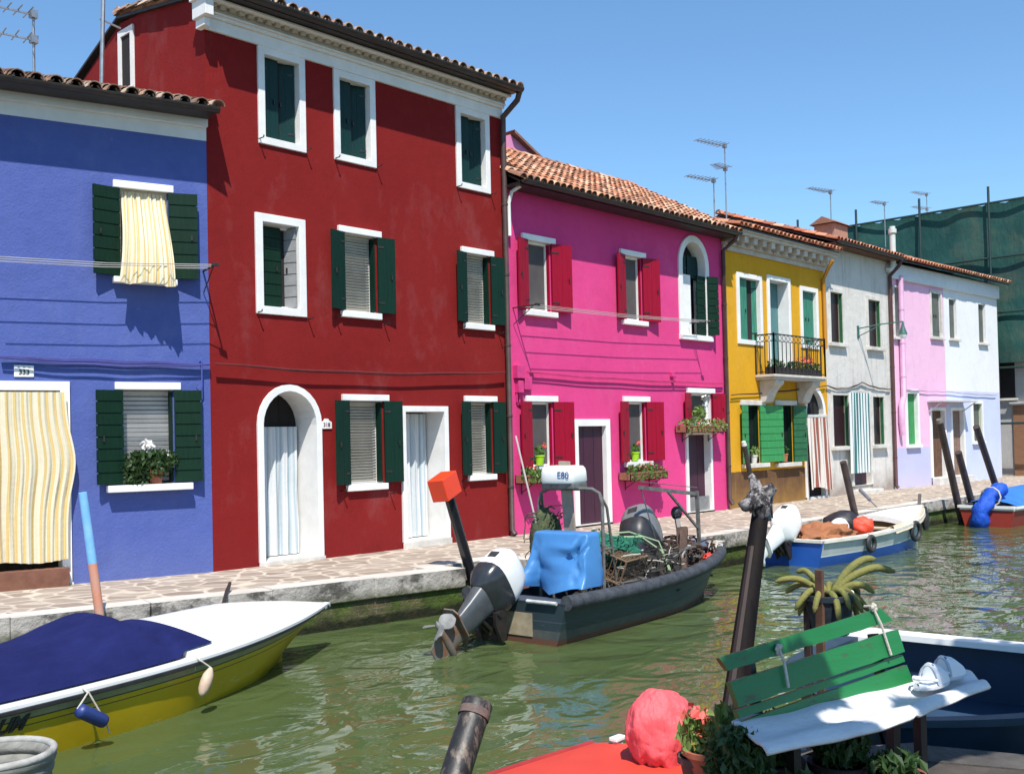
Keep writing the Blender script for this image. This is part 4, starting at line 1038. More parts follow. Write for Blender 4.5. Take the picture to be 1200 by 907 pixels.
# ================================================================== BOATS
class Boat:
    def __init__(s, name, label, o, head, L, B, fb=(.45,.50), depth=.22, stern=.85, rake=.45, chine=.78, peak=.42, pw=2.3, bowup=None, group='boats moored in the canal'):
        s.L,s.B,s.fb,s.depth,s.stern,s.rake,s.ch,s.pk,s.pw = L,B,fb,depth,stern,rake,chine,peak,pw
        s.o = Vector((*o, ZW)); s.a = rad(head)
        s.t = thing(name, label, 'boat', s.o, s.a, group)
    def b(s, t):
        if t < s.pk:
            q = t/s.pk; f = s.stern + (1-s.stern)*math.sin(q*math.pi/2)
        else: f = 1-((t-s.pk)/(1-s.pk))**s.pw
        return max(.012, s.B/2*f)
    def zs(s, t): return s.fb[0] + (s.fb[1]-s.fb[0])*max(0,(t-.25)/.75)**1.8 + .04*max(0,.25-t)
    def pt(s, t, h, side=1, inset=0.):
        """h: 1 at the sheer, 0 at the chine"""
        b = s.b(t); zs = s.zs(t); zc = -.06 + .25*max(0,(t-.7)/.3)**2
        y = max(.0, b*(s.ch + (1-s.ch)*h**.8) * (1 - .35*(1-h)*max(0,(t-.55)/.45)) - inset)
        x = t*s.L - s.rake*(1-h)*t**5
        return Vector((x, side*y, zc + (zs-zc)*h))
    def w(s, v): # local -> world
        return s.o + Matrix.Rotation(s.a,3,'Z') @ Vector(v)
    def loc(s, wv): return Matrix.Rotation(-s.a,3,'Z') @ (Vector(wv)-s.o)
    def hull(s, rows, mats, n=26, tmat=None, floor=.02, inmat=None, thick=.04, transom_cut=0.):
        """rows: list of (h_top, h_bottom, material index) from sheer to chine"""
        mb = MB()
        T = [1-(1-i/n)**1.25 for i in range(n+1)]
        hs = [r[0] for r in rows] + [rows[-1][1]]
        for side in (1,-1):
            for i in range(n):
                for r_, (ha,hb,m) in enumerate(rows):
                    mb.add([s.pt(T[i],ha,side),s.pt(T[i+1],ha,side),s.pt(T[i+1],hb,side),s.pt(T[i],hb,side)],[(0,1,2,3)],m)
                k0 = Vector((T[i]*s.L - s.rake*T[i]**5,0,-s.depth*(1-T[i]**6*.8))); k1 = Vector((T[i+1]*s.L - s.rake*T[i+1]**5,0,-s.depth*(1-T[i+1]**6*.8)))
                mb.add([s.pt(T[i],0,side),s.pt(T[i+1],0,side),k1,k0],[(0,1,2,3)],rows[-1][2])
        for (ha,hb,m) in rows:
            mb.add([s.pt(0,ha,1),s.pt(0,ha,-1),s.pt(0,hb,-1),s.pt(0,hb,1)],[(0,1,2,3)], tmat if tmat is not None else m)
        mb.add([s.pt(0,0,1),s.pt(0,0,-1),Vector((0,0,-s.depth))],[(0,1,2)], tmat if tmat is not None else rows[-1][2])
        bmdup = mb.build('hull', mats, s.t, smooth=True, angle=32)
        bm = bmesh.new(); bm.from_mesh(bmdup.data); bmesh.ops.remove_doubles(bm, verts=bm.verts, dist=.0008); bmesh.ops.recalc_face_normals(bm, faces=bm.faces); bm.to_mesh(bmdup.data); bm.free()
        bmdup.data.set_sharp_from_angle(angle=rad(32))
        s.T = T
        if inmat:
            g = MB(); zf = floor
            def hz(t, z): 
                zs = s.zs(t); zc = -.06 + .25*max(0,(t-.7)/.3)**2
                return max(0,min(1,(z-zc)/(zs-zc)))
            for i in range(n):
                row = []
                for t in (T[i],T[i+1]):
                    t_ = max(t,.03/s.L*1.3) if t < .02 else min(t,.985)
                    P = [s.pt(t_,1,1,thick), s.pt(t_,.5,1,thick)]
                    hf = hz(t_, zf); f1 = s.pt(t_,hf,1,thick); P.append(f1)
                    row.append([Vector(p) for p in P] + [Vector((p.x,-p.y,p.z)) for p in reversed(P)])
                for k in range(5): g.add([row[0][k],row[0][k+1],row[1][k+1],row[1][k]],[(0,1,2,3)])
            t_=.03/s.L*1.3
            P=[s.pt(t_,1,1,thick), s.pt(t_,hz(t_,zf),1,thick)]; g.add([P[0],(P[0].x,-P[0].y,P[0].z),(P[1].x,-P[1].y,P[1].z),P[1]],[(0,1,2,3)])
            g.build('interior', inmat, s.t, smooth=True, angle=30)
        return bmdup
    def gunwale(s, w, h, mat, out=.02, name='gunwale', transom=True, bevel=.008, t1=1., rise=0., t0=0.):
        mb = MB(); T = [t for t in s.T if t0 <= t <= t1]
        for side in (1,-1):
            pr=[]
            for t in T:
                p = s.pt(t,1,side); bb = abs(p.y); 
                o_ = bb+out; i_ = max(0, bb-w)
                pr.append([Vector((p.x,side*o_,p.z-h*.6+rise)),Vector((p.x,side*o_,p.z+h*.4+rise)),Vector((p.x,side*i_,p.z+h*.4+rise)),Vector((p.x,side*i_,p.z-h*.6+rise))])
            for a,b in zip(pr[:-1],pr[1:]):
                for k in range(4): mb.add([a[k],b[k],b[(k+1)%4],a[(k+1)%4]],[(0,1,2,3)])
            mb.add(pr[0],[(0,1,2,3)]); mb.add(pr[-1],[(0,1,2,3)])
        if transom:
            p = s.pt(0,1,1); mb.box(-out,-p.y+w*.2,p.z-h*.6-.001+rise,w*.8,p.y-w*.2,p.z+h*.4-.002+rise)
        return mb.build(name, mat, s.t, smooth=True, angle=30)
    def deck(s, t0, t1, crown, mat, name='deck', m=9, inset=.0, dz=0., nn=14):
        g=[]
        for i in range(nn+1):
            t=t0+(t1-t0)*i/nn; p=s.pt(t,1,1,inset); row=[]
            for j in range(m):
                u=-1+2*j/(m-1); row.append(Vector((p.x,p.y*u,p.z+dz+crown*(1-u*u)*min(1,p.y/ (s.B*.35)))))
            g.append(row)
        mb=MB(); mb.sheet(g,uv=False)
        a=g[0]; mb.add([*a,*[Vector((v.x,v.y,v.z-.10)) for v in a]],[(k,k+1,m+k+1,m+k) for k in range(m-1)])
        return mb.build(name, mat, s.t, smooth=True, angle=40)

PROP = pm('dull_grey_propeller',(.24,.24,.235),(.13,.13,.125),.6,9,spec=.3)
def outboard(label, loc, head, tilt, cowl_m, base_m, leg_m, sc=1., roll=0., group='outboard motors on the boats', rust=None):
    t = thing('outboard_motor', label, 'outboard motor', loc, head, group)
    M = Matrix.Rotation(rad(roll),4,'X') @ Matrix.Rotation(rad(tilt),4,'Y') @ Matrix.Scale(sc,4)
    def ring_(z, ax, ay, cx, p=3.2, n=24):
        out=[]
        for k in range(n):
            a=2*math.pi*k/n; c,s_=math.cos(a),math.sin(a)
            out.append(Vector((cx+ax*math.copysign(abs(c)**(2/p),c), ay*math.copysign(abs(s_)**(2/p),s_), z)))
        return out
    def loft(secs, name, m, bev=0.):
        mb=MB(); n=len(secs[0]); vs=[v for s_ in secs for v in s_]; fs=[]
        for i in range(len(secs)-1):
            for k in range(n): fs.append((i*n+k,i*n+(k+1)%n,(i+1)*n+(k+1)%n,(i+1)*n+k))
        fs += [tuple(range(n-1,-1,-1)), tuple((len(secs)-1)*n+k for k in range(n))]
        mb.add(vs,fs,0,M); return mb.build(name,m,t,smooth=True,angle=45)
    loft([ring_(.30,.315,.205,-.20),ring_(.33,.322,.212,-.20),ring_(.50,.30,.205,-.205),ring_(.60,.265,.185,-.215),ring_(.655,.215,.15,-.225),ring_(.672,.14,.10,-.23)],'cowl',cowl_m)
    loft([ring_(-.02,.17,.10,-.20),ring_(.06,.26,.165,-.20),ring_(.16,.32,.205,-.20),ring_(.295,.325,.213,-.20)],'lower_cowl',base_m)
    mb=MB(); mb.box(-.515,-.06,.40,-.495,.06,.50,0,M); 
    mb.build('cowl_handle', RUBBER, t)
    MB().box(-.3,-.05,.668,-.16,.05,.685,0,M).build('top_grip', RUBBER, t, bevel=.006)
    loft([ring_(.0,.20,.115,-.20,3.0),ring_(-.22,.17,.09,-.20,3.0),ring_(-.40,.15,.07,-.20,2.6),ring_(-.48,.15,.05,-.20,2.4)],'midsection',leg_m)
    mb=MB()
    vsx=[(-.50,-.07),(-.44,-.115),(-.12,-.115),(.0,-.03),(.0,.03),(-.12,.115),(-.44,.115),(-.50,.07)]; mb.add([(x,y,-.515) for x,y in vsx]+[(x,y,-.497) for x,y in vsx],[tuple(range(7,-1,-1)),tuple(range(8,16))]+[(k,(k+1)%8,8+(k+1)%8,8+k) for k in range(8)],0,M)     # cavitation plate
    lu=[ring_(-.48,.16,.045,-.20,2.0),ring_(-.60,.14,.032,-.2,2.0),ring_(-.70,.15,.028,-.2,2.0)]
    n=24; vs=[v for s_ in lu for v in s_]; fs=[(i*n+k,i*n+(k+1)%n,(i+1)*n+(k+1)%n,(i+1)*n+k) for i in range(2) for k in range(n)]; mb.add(vs,fs,0,M)
    for x0,x1,r0,r1 in ((-.40,-.32,.05,.062),(-.32,-.12,.062,.062),(-.12,-.02,.062,.035),(-.02,.03,.035,.008)):
        pts=[]
    mb.tube([M@Vector((x,0,-.73)) for x in (-.40,-.3,-.15,-.05,.02,.05)],[.036*sc,.048*sc,.050*sc,.046*sc,.026*sc,.006],14)
    mb.add([(-.38,-.006,-.76),(-.06,-.006,-.76),(-.20,-.006,-.98),(-.33,-.006,-.98),(-.38,.006,-.76),(-.06,.006,-.76),(-.20,.006,-.98),(-.33,.006,-.98)],[(0,1,2,3),(7,6,5,4),(0,1,5,4),(1,2,6,5),(2,3,7,6),(3,0,4,7)],0,M)
    mb.build('gearcase', rust or leg_m, t, smooth=True, angle=35)
    mb=MB(); mb.tube([M@Vector((x,0,-.73)) for x in (-.41,-.47,-.52)],[.040*sc,.034*sc,.006*sc],12)
    for k in range(3):
        Rm=Matrix.Translation((-.455,0,-.73))@Matrix.Rotation(k*2.094+.4,4,'X'); g=[]
        for i in range(6):
            r_=.032+.17*i/5; wd=.085*math.sin(.5+2.3*i/5)+.012; row=[]
            for j in range(5):
                q=-1+2*j/4; tw=.75-.35*i/5; row.append(M@(Rm@Vector((-q*wd*math.sin(tw)+.01*q*q,q*wd*math.cos(tw),r_))))
            g.append(row)
        mb.sheet(g,uv=False); mb.sheet([[p+M.to_3x3()@Vector((.006,0,0)) for p in row] for row in g],uv=False)
    mb.build('propeller', PROP, t, smooth=True, angle=60)
    mb=MB()
    for q in (-.13,.13): 
        mb.add([(-.06,q-.02,.02),(.13,q-.02,.06),(.13,q-.02,-.30),(.06,q-.02,-.34),(-.06,q-.02,-.12),(-.06,q+.02,.02),(.13,q+.02,.06),(.13,q+.02,-.30),(.06,q+.02,-.34),(-.06,q+.02,-.12)],[(0,1,2,3,4),(9,8,7,6,5)]+[(k,(k+1)%5,5+(k+1)%5,5+k) for k in range(5)],0,Matrix.Scale(sc,4))
    mb.box(.03,-.14,-.26,.06,.14,-.05,0,Matrix.Scale(sc,4)); mb.tube([(0,-.17*sc,0),(0,.17*sc,0)],.03*sc,10)
    for q in (-.05,.05): mb.tube([(.05*sc,q*sc,-.25*sc),M@Vector((-.12,q,-.2))],.022*sc,8)
    mb.build('clamp_bracket', IRON, t, smooth=True, angle=35)
    return t

# ---------------- yellow boat, lower left
NAVY = pm('navy_canvas',(.007,.010,.062),(.011,.015,.085),.9,spec=.15,sc=2.5,bump=.5,bsc=9,bdist=.02,stretch=(1,2,1))
def weath(name,c,c2,scr,rough=.35,amt=.5,sc=2.): 
    t=NT(name); col=t.mix(t.ramp(t.noise(sc,6,.6),.3,.7),c,c2)
    s1=t.ramp(t.noise(3.2,7,.8,stretch=(.5,1,3)),.60,.66); col=t.mix(t.math('MULTIPLY',s1,amt),col,scr)
    return t.out(col,rough,0,.5,t.bump(t.noise(5,3),.12,.02))
YH = weath('yellow_olive_hull',(.43,.295,.005),(.50,.345,.009),(.58,.49,.16),.34,.6)
OLV = pm('grey_olive_band',(.20,.19,.09),(.26,.25,.14),.4,4)
BLK = pm('black_trim',(.014,.013,.016),(.03,.028,.032),.45,6)
YB = Boat('motorboat','yellow motorboat with white foredeck and navy canvas cover',(1.28,-4.50),12.3,6.05,1.72,fb=(.44,.50),stern=.8,rake=.75,peak=.45,pw=2.0,depth=.25,chine=.86)
YB.hull([(1.,.955,1),(.955,.80,2),(.80,.78,1),(.78,.70,0),(.70,.685,1),(.685,.3,0),(.3,0.,0)],[YH,BLK,OLV],n=34,floor=.05,inmat=PLW)
YB.gunwale(.17,.045,PLW,out=.025,transom=True); YB.deck(.555,.998,.25,PLW,dz=.012)
mb=MB()
for sd_ in (1,-1): mb.tube([YB.pt(t,.955,sd_)+Vector((0,sd_*.02,0)) for t in YB.T],.022,6)
mb.build('rub_rail',BLK,YB.t,smooth=True)
g=[]; N=60; Mc=31
for i in range(N+1):
    q=i/N; t_=.02+.59*q; p=YB.pt(t_,1,1,.10); row=[]
    hgt=.25+.12*math.exp(-((q-.82)/.15)**2)+.03*math.sin(q*9); hgt*= 1 if q<.80 else .5+.5*math.cos((q-.80)/.2*math.pi)
    for j in range(Mc):
        u=-1+2*j/(Mc-1); xx=p.x-.5*(abs(u)**2.)*0+ .10*(1-u*u)*(q>.9)*0
        z=p.z+.035+hgt*(1-abs(u)**2.6)+(.014*noise.noise(Vector((q*9,u*3,0)))+.012*noise.noise(Vector((q*22,u*7,3)))+.010*math.sin(q*46)*abs(u)**2)*(1-abs(u)**6); tt_=t_-.22*(1-u*u)*q**4/YB.L; pp=YB.pt(tt_,1,1,.10)
        ud=pp.y*u/(pp.y+.10); z=max(z, pp.z+.018+.012+(.25*(1-ud*ud)*min(1,(pp.y+.10)/(YB.B*.35)) if tt_>.545 else 0)); row.append(Vector((pp.x,pp.y*u,z)))
    g.append(row)
mb=MB(); mb.sheet(g,uv=False); e=g[-1]
lv=MB(); cov=mb
o=mb.build('boat_cover',NAVY,None,smooth=True,angle=180); o.location=YB.o; o.rotation_euler=(0,0,YB.a)
tag(o,'navy blue canvas cover laced over the yellow boat cockpit','boat cover')
# lettering on the near side
def side_text(bt,txt,t_,h,size,mat,shear=0.,name='lettering',bold=.006):
    a=bt.pt(t_,h,-1); b=bt.pt(t_+.05,h,-1); c=bt.pt(t_,h+.1,-1)
    ex=(b-a).normalized(); up=(c-a); up=(up-ex*up.dot(ex)).normalized(); nz_=ex.cross(up)
    M=Matrix(((ex.x,up.x,nz_.x,a.x+nz_.x*.006),(ex.y,up.y,nz_.y,a.y+nz_.y*.006),(ex.z,up.z,nz_.z,a.z+nz_.z*.006),(0,0,0,1)))
    return text_mesh(name,txt,size,mat,bt.t,M,extrude=.003,shear=shear,bold=bold)
side_text(YB,'UM',.268,.745,.15,BLK,.5)
def hung(label,bt,t_,kind,mat,L,R_,tilt,drop,group):
    p=bt.pt(t_,.6,-1); top=bt.pt(t_,1,-1,-.03); t=thing('fender',label,'fender',bt.w((top.x,top.y-.02,top.z)),bt.a,group)
    d=Vector((math.cos(tilt),0,-math.sin(tilt))); c=Vector((0,-R_-.02,-drop)); mb=MB()
    if kind=='cyl': prof=[(-.5,.012),(-.47,R_*.5),(-.43,R_*.92),(-.36,R_),(.36,R_),(.43,R_*.92),(.47,R_*.5),(.5,.012)]
    else: prof=[(-.5,.015),(-.4,R_*.55),(-.25,R_*.88),(0,R_),(.25,R_*.9),(.4,R_*.6),(.5,.015)]
    mb.tube([c+d*L*q for q,_ in prof],[r for _,r in prof],14); f=mb.build('float',mat,t,smooth=True,angle=60)
    rp=MB(); a=c-d*L*.5; b=c+d*L*.5
    if kind=='cyl': rp.tube([(0,.03,.03),(0,-.03,.0),tuple(a)],.007,6); rp.tube([(0,.03,.03),(.01,-.03,0),tuple(b),tuple(b+Vector((.03,0,-.09)))],.007,6)
    else: rp.tube([(0,.05,.03),(0,-.03,0),tuple(a),tuple(a+d*.05)],.007,6)
    rp.build('rope',ROPE,t,smooth=True)
    return t
FG='fenders hanging on the yellow boat'
hung('navy blue cylinder fender slung by two cords on the yellow boat',YB,.362,'cyl',pm('navy_fender',(.015,.03,.14),(.02,.04,.17),.45,4),.30,.055,rad(32),.17,FG)
hung('worn cream oval fender hanging by one cord on the yellow boat',YB,.555,'oval',pm('cream_fender',(.55,.43,.32),(.42,.28,.20),.7,8),.25,.052,rad(118),.17,FG)

# ---------------- dark work boat in the middle
DKH = weath('dark_blue_grey_hull',(.016,.030,.038),(.028,.045,.052),(.13,.12,.10),.45,.75,1.2)
GRS = pm('scuffed_grey_band',(.085,.085,.075),(.05,.06,.06),.6,6); ANTI = pm('red_antifouling',(.13,.035,.02),(.09,.05,.03),.7,8)
SL = pm('dark_slate_blue_deck',(.035,.05,.075),(.05,.065,.09),.7,5,bump=.3)
DB = Boat('work_boat','dark grey fishing work boat loaded with nets traps and a blue tarp',(8.74,-4.66),4.2,5.0,1.52,fb=(.46,.60),stern=.94,rake=.55,peak=.35,pw=2.4)
DB.hull([(1.,.62,0),(.62,.60,3),(.60,.42,0),(.42,.24,1),(.24,0.,2)],[DKH,GRS,ANTI,SL],floor=.10,inmat=SL,n=28)
mb=MB()
for sd_ in (1,-1): mb.tube([DB.pt(t,1,sd_)+Vector((0,sd_*.015,.02)) for t in DB.T if t<.93],.085,12)
mb.build('rubber_collar',pm('worn_black_collar',(.020,.022,.028),(.055,.06,.07),.75,9,bump=.6,bsc=40),DB.t,smooth=True)
DB.gunwale(.10,.03,SL,out=.0,transom=True)
mb=MB(); mb.tube([DB.pt(t,1,-1)+Vector((0,-.02,.05)) for t in DB.T if t>.92]+[DB.pt(t,1,1)+Vector((0,.02,.05)) for t in reversed(DB.T) if t>.92],.022,8)
PRAIL=pm('pale_rail',(.6,.6,.58),(.4,.4,.38),.4,8); mb.build('bow_rail',PRAIL,DB.t,smooth=True)
p0=DB.pt(0,1,1); MB().tube([(-.03,-p0.y+.1,p0.z+.01),(-.03,-.2,p0.z+.01)],.022,8).build('stern_rail',PRAIL,DB.t,smooth=True)
mb=MB(); mb.box(-.012,-.25,.08,-.001,.45,.34); mb.build('motor_pad',pm('beige_ply',(.36,.30,.20),(.22,.17,.11),.8,6),DB.t)
mb=MB(); mb.box(.05,-.68,.40,.55,.68,.435); mb.build('stern_deck',SL,DB.t,bevel=.01)
mb=MB(); mb.box(.0,.60,.44,2.0,.70,.49); mb.build('inner_rail',pm('red_brown_rail',(.30,.12,.07),(.2,.08,.05),.7,6),DB.t)
STEEL = pm('grey_steel_tube',(.22,.22,.21),(.12,.10,.085),.5,9,metal=.4)
xa=DB.loc(Vector((9.95,-4.6,0))).x
mb=MB(); pts=[(xa,-.42,.12),(xa,-.42,1.50),(xa,-.38,1.63),(xa,-.28,1.68),(xa,.38,1.68),(xa,.50,1.63),(xa,.55,1.50),(xa,.55,.12)]
mb.tube(pts,.022,8); mb.tube([(xa+.35,-.42,.12),(xa+.1,-.42,1.45),(xa,-.4,1.6)],.018,8); mb.tube([(xa+.3,.55,.12),(xa+.08,.55,1.45),(xa,.5,1.6)],.018,8); mb.tube([(xa,-.42,.95),(xa+.2,-.42,.95)],.014,6)
mb.build('roll_bar',STEEL,DB.t,smooth=True)
xb=DB.loc(Vector((12.9,-4.6,0))).x
mb=MB(); mb.beam((xb,-.12,.3),(xb-.05,-.12,1.50),.045,.045); mb.beam((xb-.05,-.12,1.46),(xb-1.38,.02,1.62),.04,.05); mb.beam((xb-.02,-.12,.95),(xb-.75,-.05,1.53),.03,.03); mb.tube([(xb-1.36,.02,1.63),(xb-.9,-.05,.45)],.008,6); mb.tube([(xb-.03,-.12,1.55),(xb-1.38,.02,1.70)],.006,6)
mb.build('boom_frame',STEEL,DB.t)
outboard('large white and black outboard motor tilted up on the dark work boat', DB.w((-.34,.10,.36)), DB.a, 57, weath('off_white_cowl',(.78,.77,.74),(.70,.69,.66),(.45,.43,.40),.3,.4), pm('black_gloss_cowl',(.022,.024,.028),(.035,.038,.042),.22,3), pm('graphite_leg',(.05,.055,.06),(.085,.09,.095),  .3,4), .97, rust=pm('rusty_grey_gearcase',(.15,.125,.10),(.17,.075,.035),.55,7,lo=.45,hi=.6))
# tarp over the console
TARP=weath('sky_blue_tarp',(.045,.175,.42),(.06,.215,.49),(.13,.30,.52),.42,.5)
cx=xa-.34; g=[]; rings=30; S=120
def sq(a,ax,ay,p=5):
    c,s_=math.cos(a),math.sin(a); return Vector((ax*math.copysign(abs(c)**(2/p),c),ay*math.copysign(abs(s_)**(2/p),s_),0))
def gs(x,c,w): return math.exp(-((x-c)/w)**2)
for i in range(rings+1):
    q=i/rings; row=[]
    for k in range(S+1):
        a=2*math.pi*k/S
        if q<.14: f=q/.14; v=sq(a,.15*f,.40*f,9); z=1.185+.012*noise.noise(Vector((v.x*5,v.y*5,2)))
        else:
            f=(q-.14)/.86; v=sq(a,.15,.40,9); y_=v.y; front=max(0,min(1,(.02-v.x)/.12))
            z=1.18-.66*f-(.05*math.sin(y_*8+1.2)+.0)*f*f
            v.x-= front*(.24*f**1.2 - .26*gs(y_,.24,.06)*max(0,f-.35)*1.6 - .26*gs(y_,-.08,.05)*max(0,f-.40)*1.7 + .12*gs(y_,.09,.05)*max(0,f-.4) - .09*gs(y_-.35*(f-.35),-.25,.03)*gs(f,.36,.22)+ .07*gs(y_-.35*(f-.35),-.17,.03)*gs(f,.36,.22)-.06*gs(y_-.5*(f-.3),-.36,.025)*gs(f,.25,.2))
            v.y*= 1+.17*f; v.x+= (1-front)*.05*f; v.y-= (1-front)*(y_<0)*.05*math.sin(v.x*30)*f
            v.x+= .06*noise.noise(Vector((y_*4.5,z*4,1)))*front*min(1,f*3)+.022*noise.noise(Vector((y_*16,z*11,3)))*min(1,f*3)
        row.append(Vector((v.x,v.y,z)))
    g.append(row)
mb=MB(); mb.sheet(g,uv=False); o=mb.build('tarp',TARP,None,smooth=True,angle=180); o.location=DB.w((cx,-.12,0)); o.rotation_euler=(0,0,DB.a); tag(o,'sky blue tarp draped over the console of the dark work boat','tarp')
# white equipment box on the roll bar
t=thing('equipment_box','white plastic box with blue lettering on top of the work boat roll bar','box',DB.w((xa+.02,.16,1.70)),DB.a)
mb=MB()
def rbox(mb,ax,ay,z0,z1,taper=.06,n=40,m=0,p=5.):
    prof=[(0.93,z0),(1.,z0+.03),(1-taper*.4,z0+(z1-z0)*.6),(1-taper,z1-.04),(.9-taper,z1-.008),(.5,z1)]
    vs=[];fs=[]
    for f,z in prof:
        for k in range(n): v=sq(2*math.pi*k/n,ax*f,ay*f,p); vs.append((v.x,v.y,z))
    for i in range(len(prof)-1):
        for k in range(n): fs.append((i*n+k,i*n+(k+1)%n,(i+1)*n+(k+1)%n,(i+1)*n+k))
    fs+= [tuple(range(n-1,-1,-1)),tuple((len(prof)-1)*n+k for k in range(n))]; mb.add(vs,fs,m)
rbox(mb,.20,.26,.05,.27); b_=mb.build('case',PLW,t,smooth=True,angle=40)
MB().box(-.15,-.25,-.02,.15,.25,.052).build('tray',STEEL,t,bevel=.01)
text_mesh('lettering','E80',.12,pm('blue_lettering',(.03,.09,.30),None,.4),t,Matrix.Translation((-.2005,-.13,.15))@Matrix.Rotation(rad(-90),4,'Z')@Matrix.Rotation(rad(90),4,'X'))
# cargo
def heap(c,r,seed,amp=.45,sc=2.4): 
    mb=MB(); mb.blob(c,r,22,14,0,amp,sc,None,seed); return mb
def tangle(mb,c,r,n,rad_,seed,m=0,L=.5):
    rr=random.Random(seed)
    for _ in range(n):
        p=Vector(c)+Vector((rr.uniform(-1,1)*r[0],rr.uniform(-1,1)*r[1],rr.uniform(-.2,1)*r[2])); d=Vector((rr.uniform(-1,1),rr.uniform(-1,1),rr.uniform(-.35,.35))); pts=[]
        for k in range(6):
            pts.append(Vector((min(max(p.x,c[0]-r[0]*1.05),c[0]+r[0]*1.05),min(max(p.y,c[1]-r[1]*1.05),c[1]+r[1]*1.05),max(c[2]-r[2],min(p.z,c[2]+r[2]*1.15))))); d=(d+Vector((rr.uniform(-1,1),rr.uniform(-1,1),rr.uniform(-.6,.5)))*.6).normalized(); p=p+d*L/5
        mb.tube(pts,rad_*rr.uniform(.6,1.3),5,m)
    return mb
def netmat(name,c,c2): return pm(name,c,c2,.9,14,bump=1.,bsc=55,bdist=.03,lo=.4,hi=.6)
def cargo(mb,name,mats,label,cat,smooth=True,grp=None,angle=50): 
    F_=Frame(DB.o,math.degrees(DB.a))
    return solo(mb,name,mats,label,cat,F_,grp,smooth,angle=angle)
NG=netmat('green_net',(.02,.20,.12),(.006,.08,.05)); NO=netmat('olive_net',(.10,.12,.05),(.05,.065,.03)); NB=netmat('brown_grey_net',(.06,.05,.04),(.018,.016,.014))
mb=heap((1.98,.05,.85),(.46,.40,.19),3); tangle(mb,(1.98,.05,.88),(.45,.4,.16),40,.008,5); cargo(mb,'fishing_net',NG,'bright green fishing net heaped on the traps in the work boat','net',grp='fishing nets in the work boat')
mb=heap((1.30,.52,.95),(.26,.17,.46),9,.35); tangle(mb,(1.30,.5,1.0),(.25,.16,.45),30,.008,6); cargo(mb,'fishing_net',NO,'olive net bundle standing tall behind the blue tarp','net',grp='fishing nets in the work boat')
mb=heap((2.35,-.08,.42),(.75,.50,.34),14,.5); tangle(mb,(2.3,-.15,.5),(.8,.5,.3),90,.009,16); tangle(mb,(2.3,-.15,.5),(.75,.45,.3),14,.008,17,1); cargo(mb,'fishing_net',[NB,ROPE],'dark brown tangle of net and rope in the middle of the work boat','net',grp='fishing nets in the work boat')
def trap(label,c,s_,rz,tilt,mat,seed):
    mb=MB(); M=Matrix.Translation(c)@Matrix.Rotation(rz,4,'Z')@Matrix.Rotation(tilt,4,'X'); x,y,z=s_
    for a in (-1,1):
        for b in (-1,1):
            for p,q in (((-x,a*y,b*z),(x,a*y,b*z)),((a*x,-y,b*z),(a*x,y,b*z)),((a*x,b*y,-z),(a*x,b*y,z))): mb.tube([M@Vector(p),M@Vector(q)],.012,5)
    n=11
    for k in range(1,n):
        f=-1+2*k/n
        for a in (-1,1):
            mb.tube([M@Vector((f*x,a*y,-z)),M@Vector((f*x,a*y,z))],.005,4); mb.tube([M@Vector((f*x,-y,a*z)),M@Vector((f*x,y,a*z))],.005,4)
            if k<7: g_=-1+2*k/7; mb.tube([M@Vector((-x,a*y,g_*z)),M@Vector((x,a*y,g_*z))],.005,4); mb.tube([M@Vector((a*x,g_*y,-z)),M@Vector((a*x,g_*y,z))],.005,4)
    return cargo(mb,'wire_trap',mat,label,'fish trap',smooth=False,grp='wire traps in the work boat')
RUST=pm('rusty_wire',(.20,.12,.06),(.11,.065,.04),.8,12)
trap('rusty brown wire trap lying tilted on the net pile',(1.72,-.30,.72),(.33,.22,.15),.15,.35,RUST,1)
trap('grey wire trap standing under the brown one near the roll bar',(1.70,-.38,.36),(.26,.2,.17),-.1,0,STEEL,2)
mb=MB(); mb.box(-.2,-.13,0,.2,.13,.25); mb.v=[v+Vector((1.36,-.42,.14)) for v in mb.v]; cargo(mb,'foam_box',pm('dirty_cream_foam',(.55,.48,.36),(.4,.33,.24),.9,6),'dirty cream foam fish box beside the roll bar foot','box',False)
mb=MB(); mb.box(-.25,-.18,0,.25,.18,.34,0); mb.box(-.27,-.2,.34,.27,.2,.37,0); mb.v=[v+Vector((1.9,.58,.62)) for v in mb.v]; cargo(mb,'fish_crate',pm('dark_green_crate',(.03,.05,.04),(.02,.03,.028),.6,6),'dark green fish crate behind the green net','crate',False)
outboard('grey topped spare outboard motor lying on the work boat cargo', DB.w((3.02,.10,.54)), DB.a+rad(14), 56, pm('silver_grey_cowl',(.13,.135,.14),(.18,.185,.19),.4,3), BLK, BLK, 1.14, roll=-16)
RW=pm('rust_stained_timber',(.095,.05,.032),(.035,.024,.020),.85,9,bump=.6,bsc=20)
mb=MB(); mb.beam((3.10,-.42,.30),(3.48,-.25,1.02),.10,.12); mb.beam((3.20,-.35,.30),(3.58,-.12,1.0),.09,.10); mb.tube([(3.0,-.5,.4),(3.15,-.4,.62)],.06,8); cargo(mb,'timber_baulk',RW,'pair of rust stained timbers leaning in the bow of the work boat','timber',False)
mb=MB(); mb.beam((3.35,-.35,.30),(3.80,.05,1.18),.06,.08); mb.blob((3.82,.06,1.20),(.10,.08,.10),10,7); cargo(mb,'boat_hook',BLK,'black bar with a knob end leaning up in the work boat bow','pole',True)
mb=MB(); tangle(mb,(3.72,-.05,.55),(.42,.30,.26),60,.016,21,0,.6); tangle(mb,(3.75,-.05,.5),(.4,.30,.25),9,.010,22,1,.6); tangle(mb,(3.45,-.15,.6),(.45,.25,.15),10,.018,24,2,.7); mb.blob((3.6,.0,.42),(.5,.28,.20),18,10,0,.4,2.5); cargo(mb,'gear_heap',[RW,ROPE,STEEL],'jumble of rods ropes and rusty gear filling the work boat bow','gear')
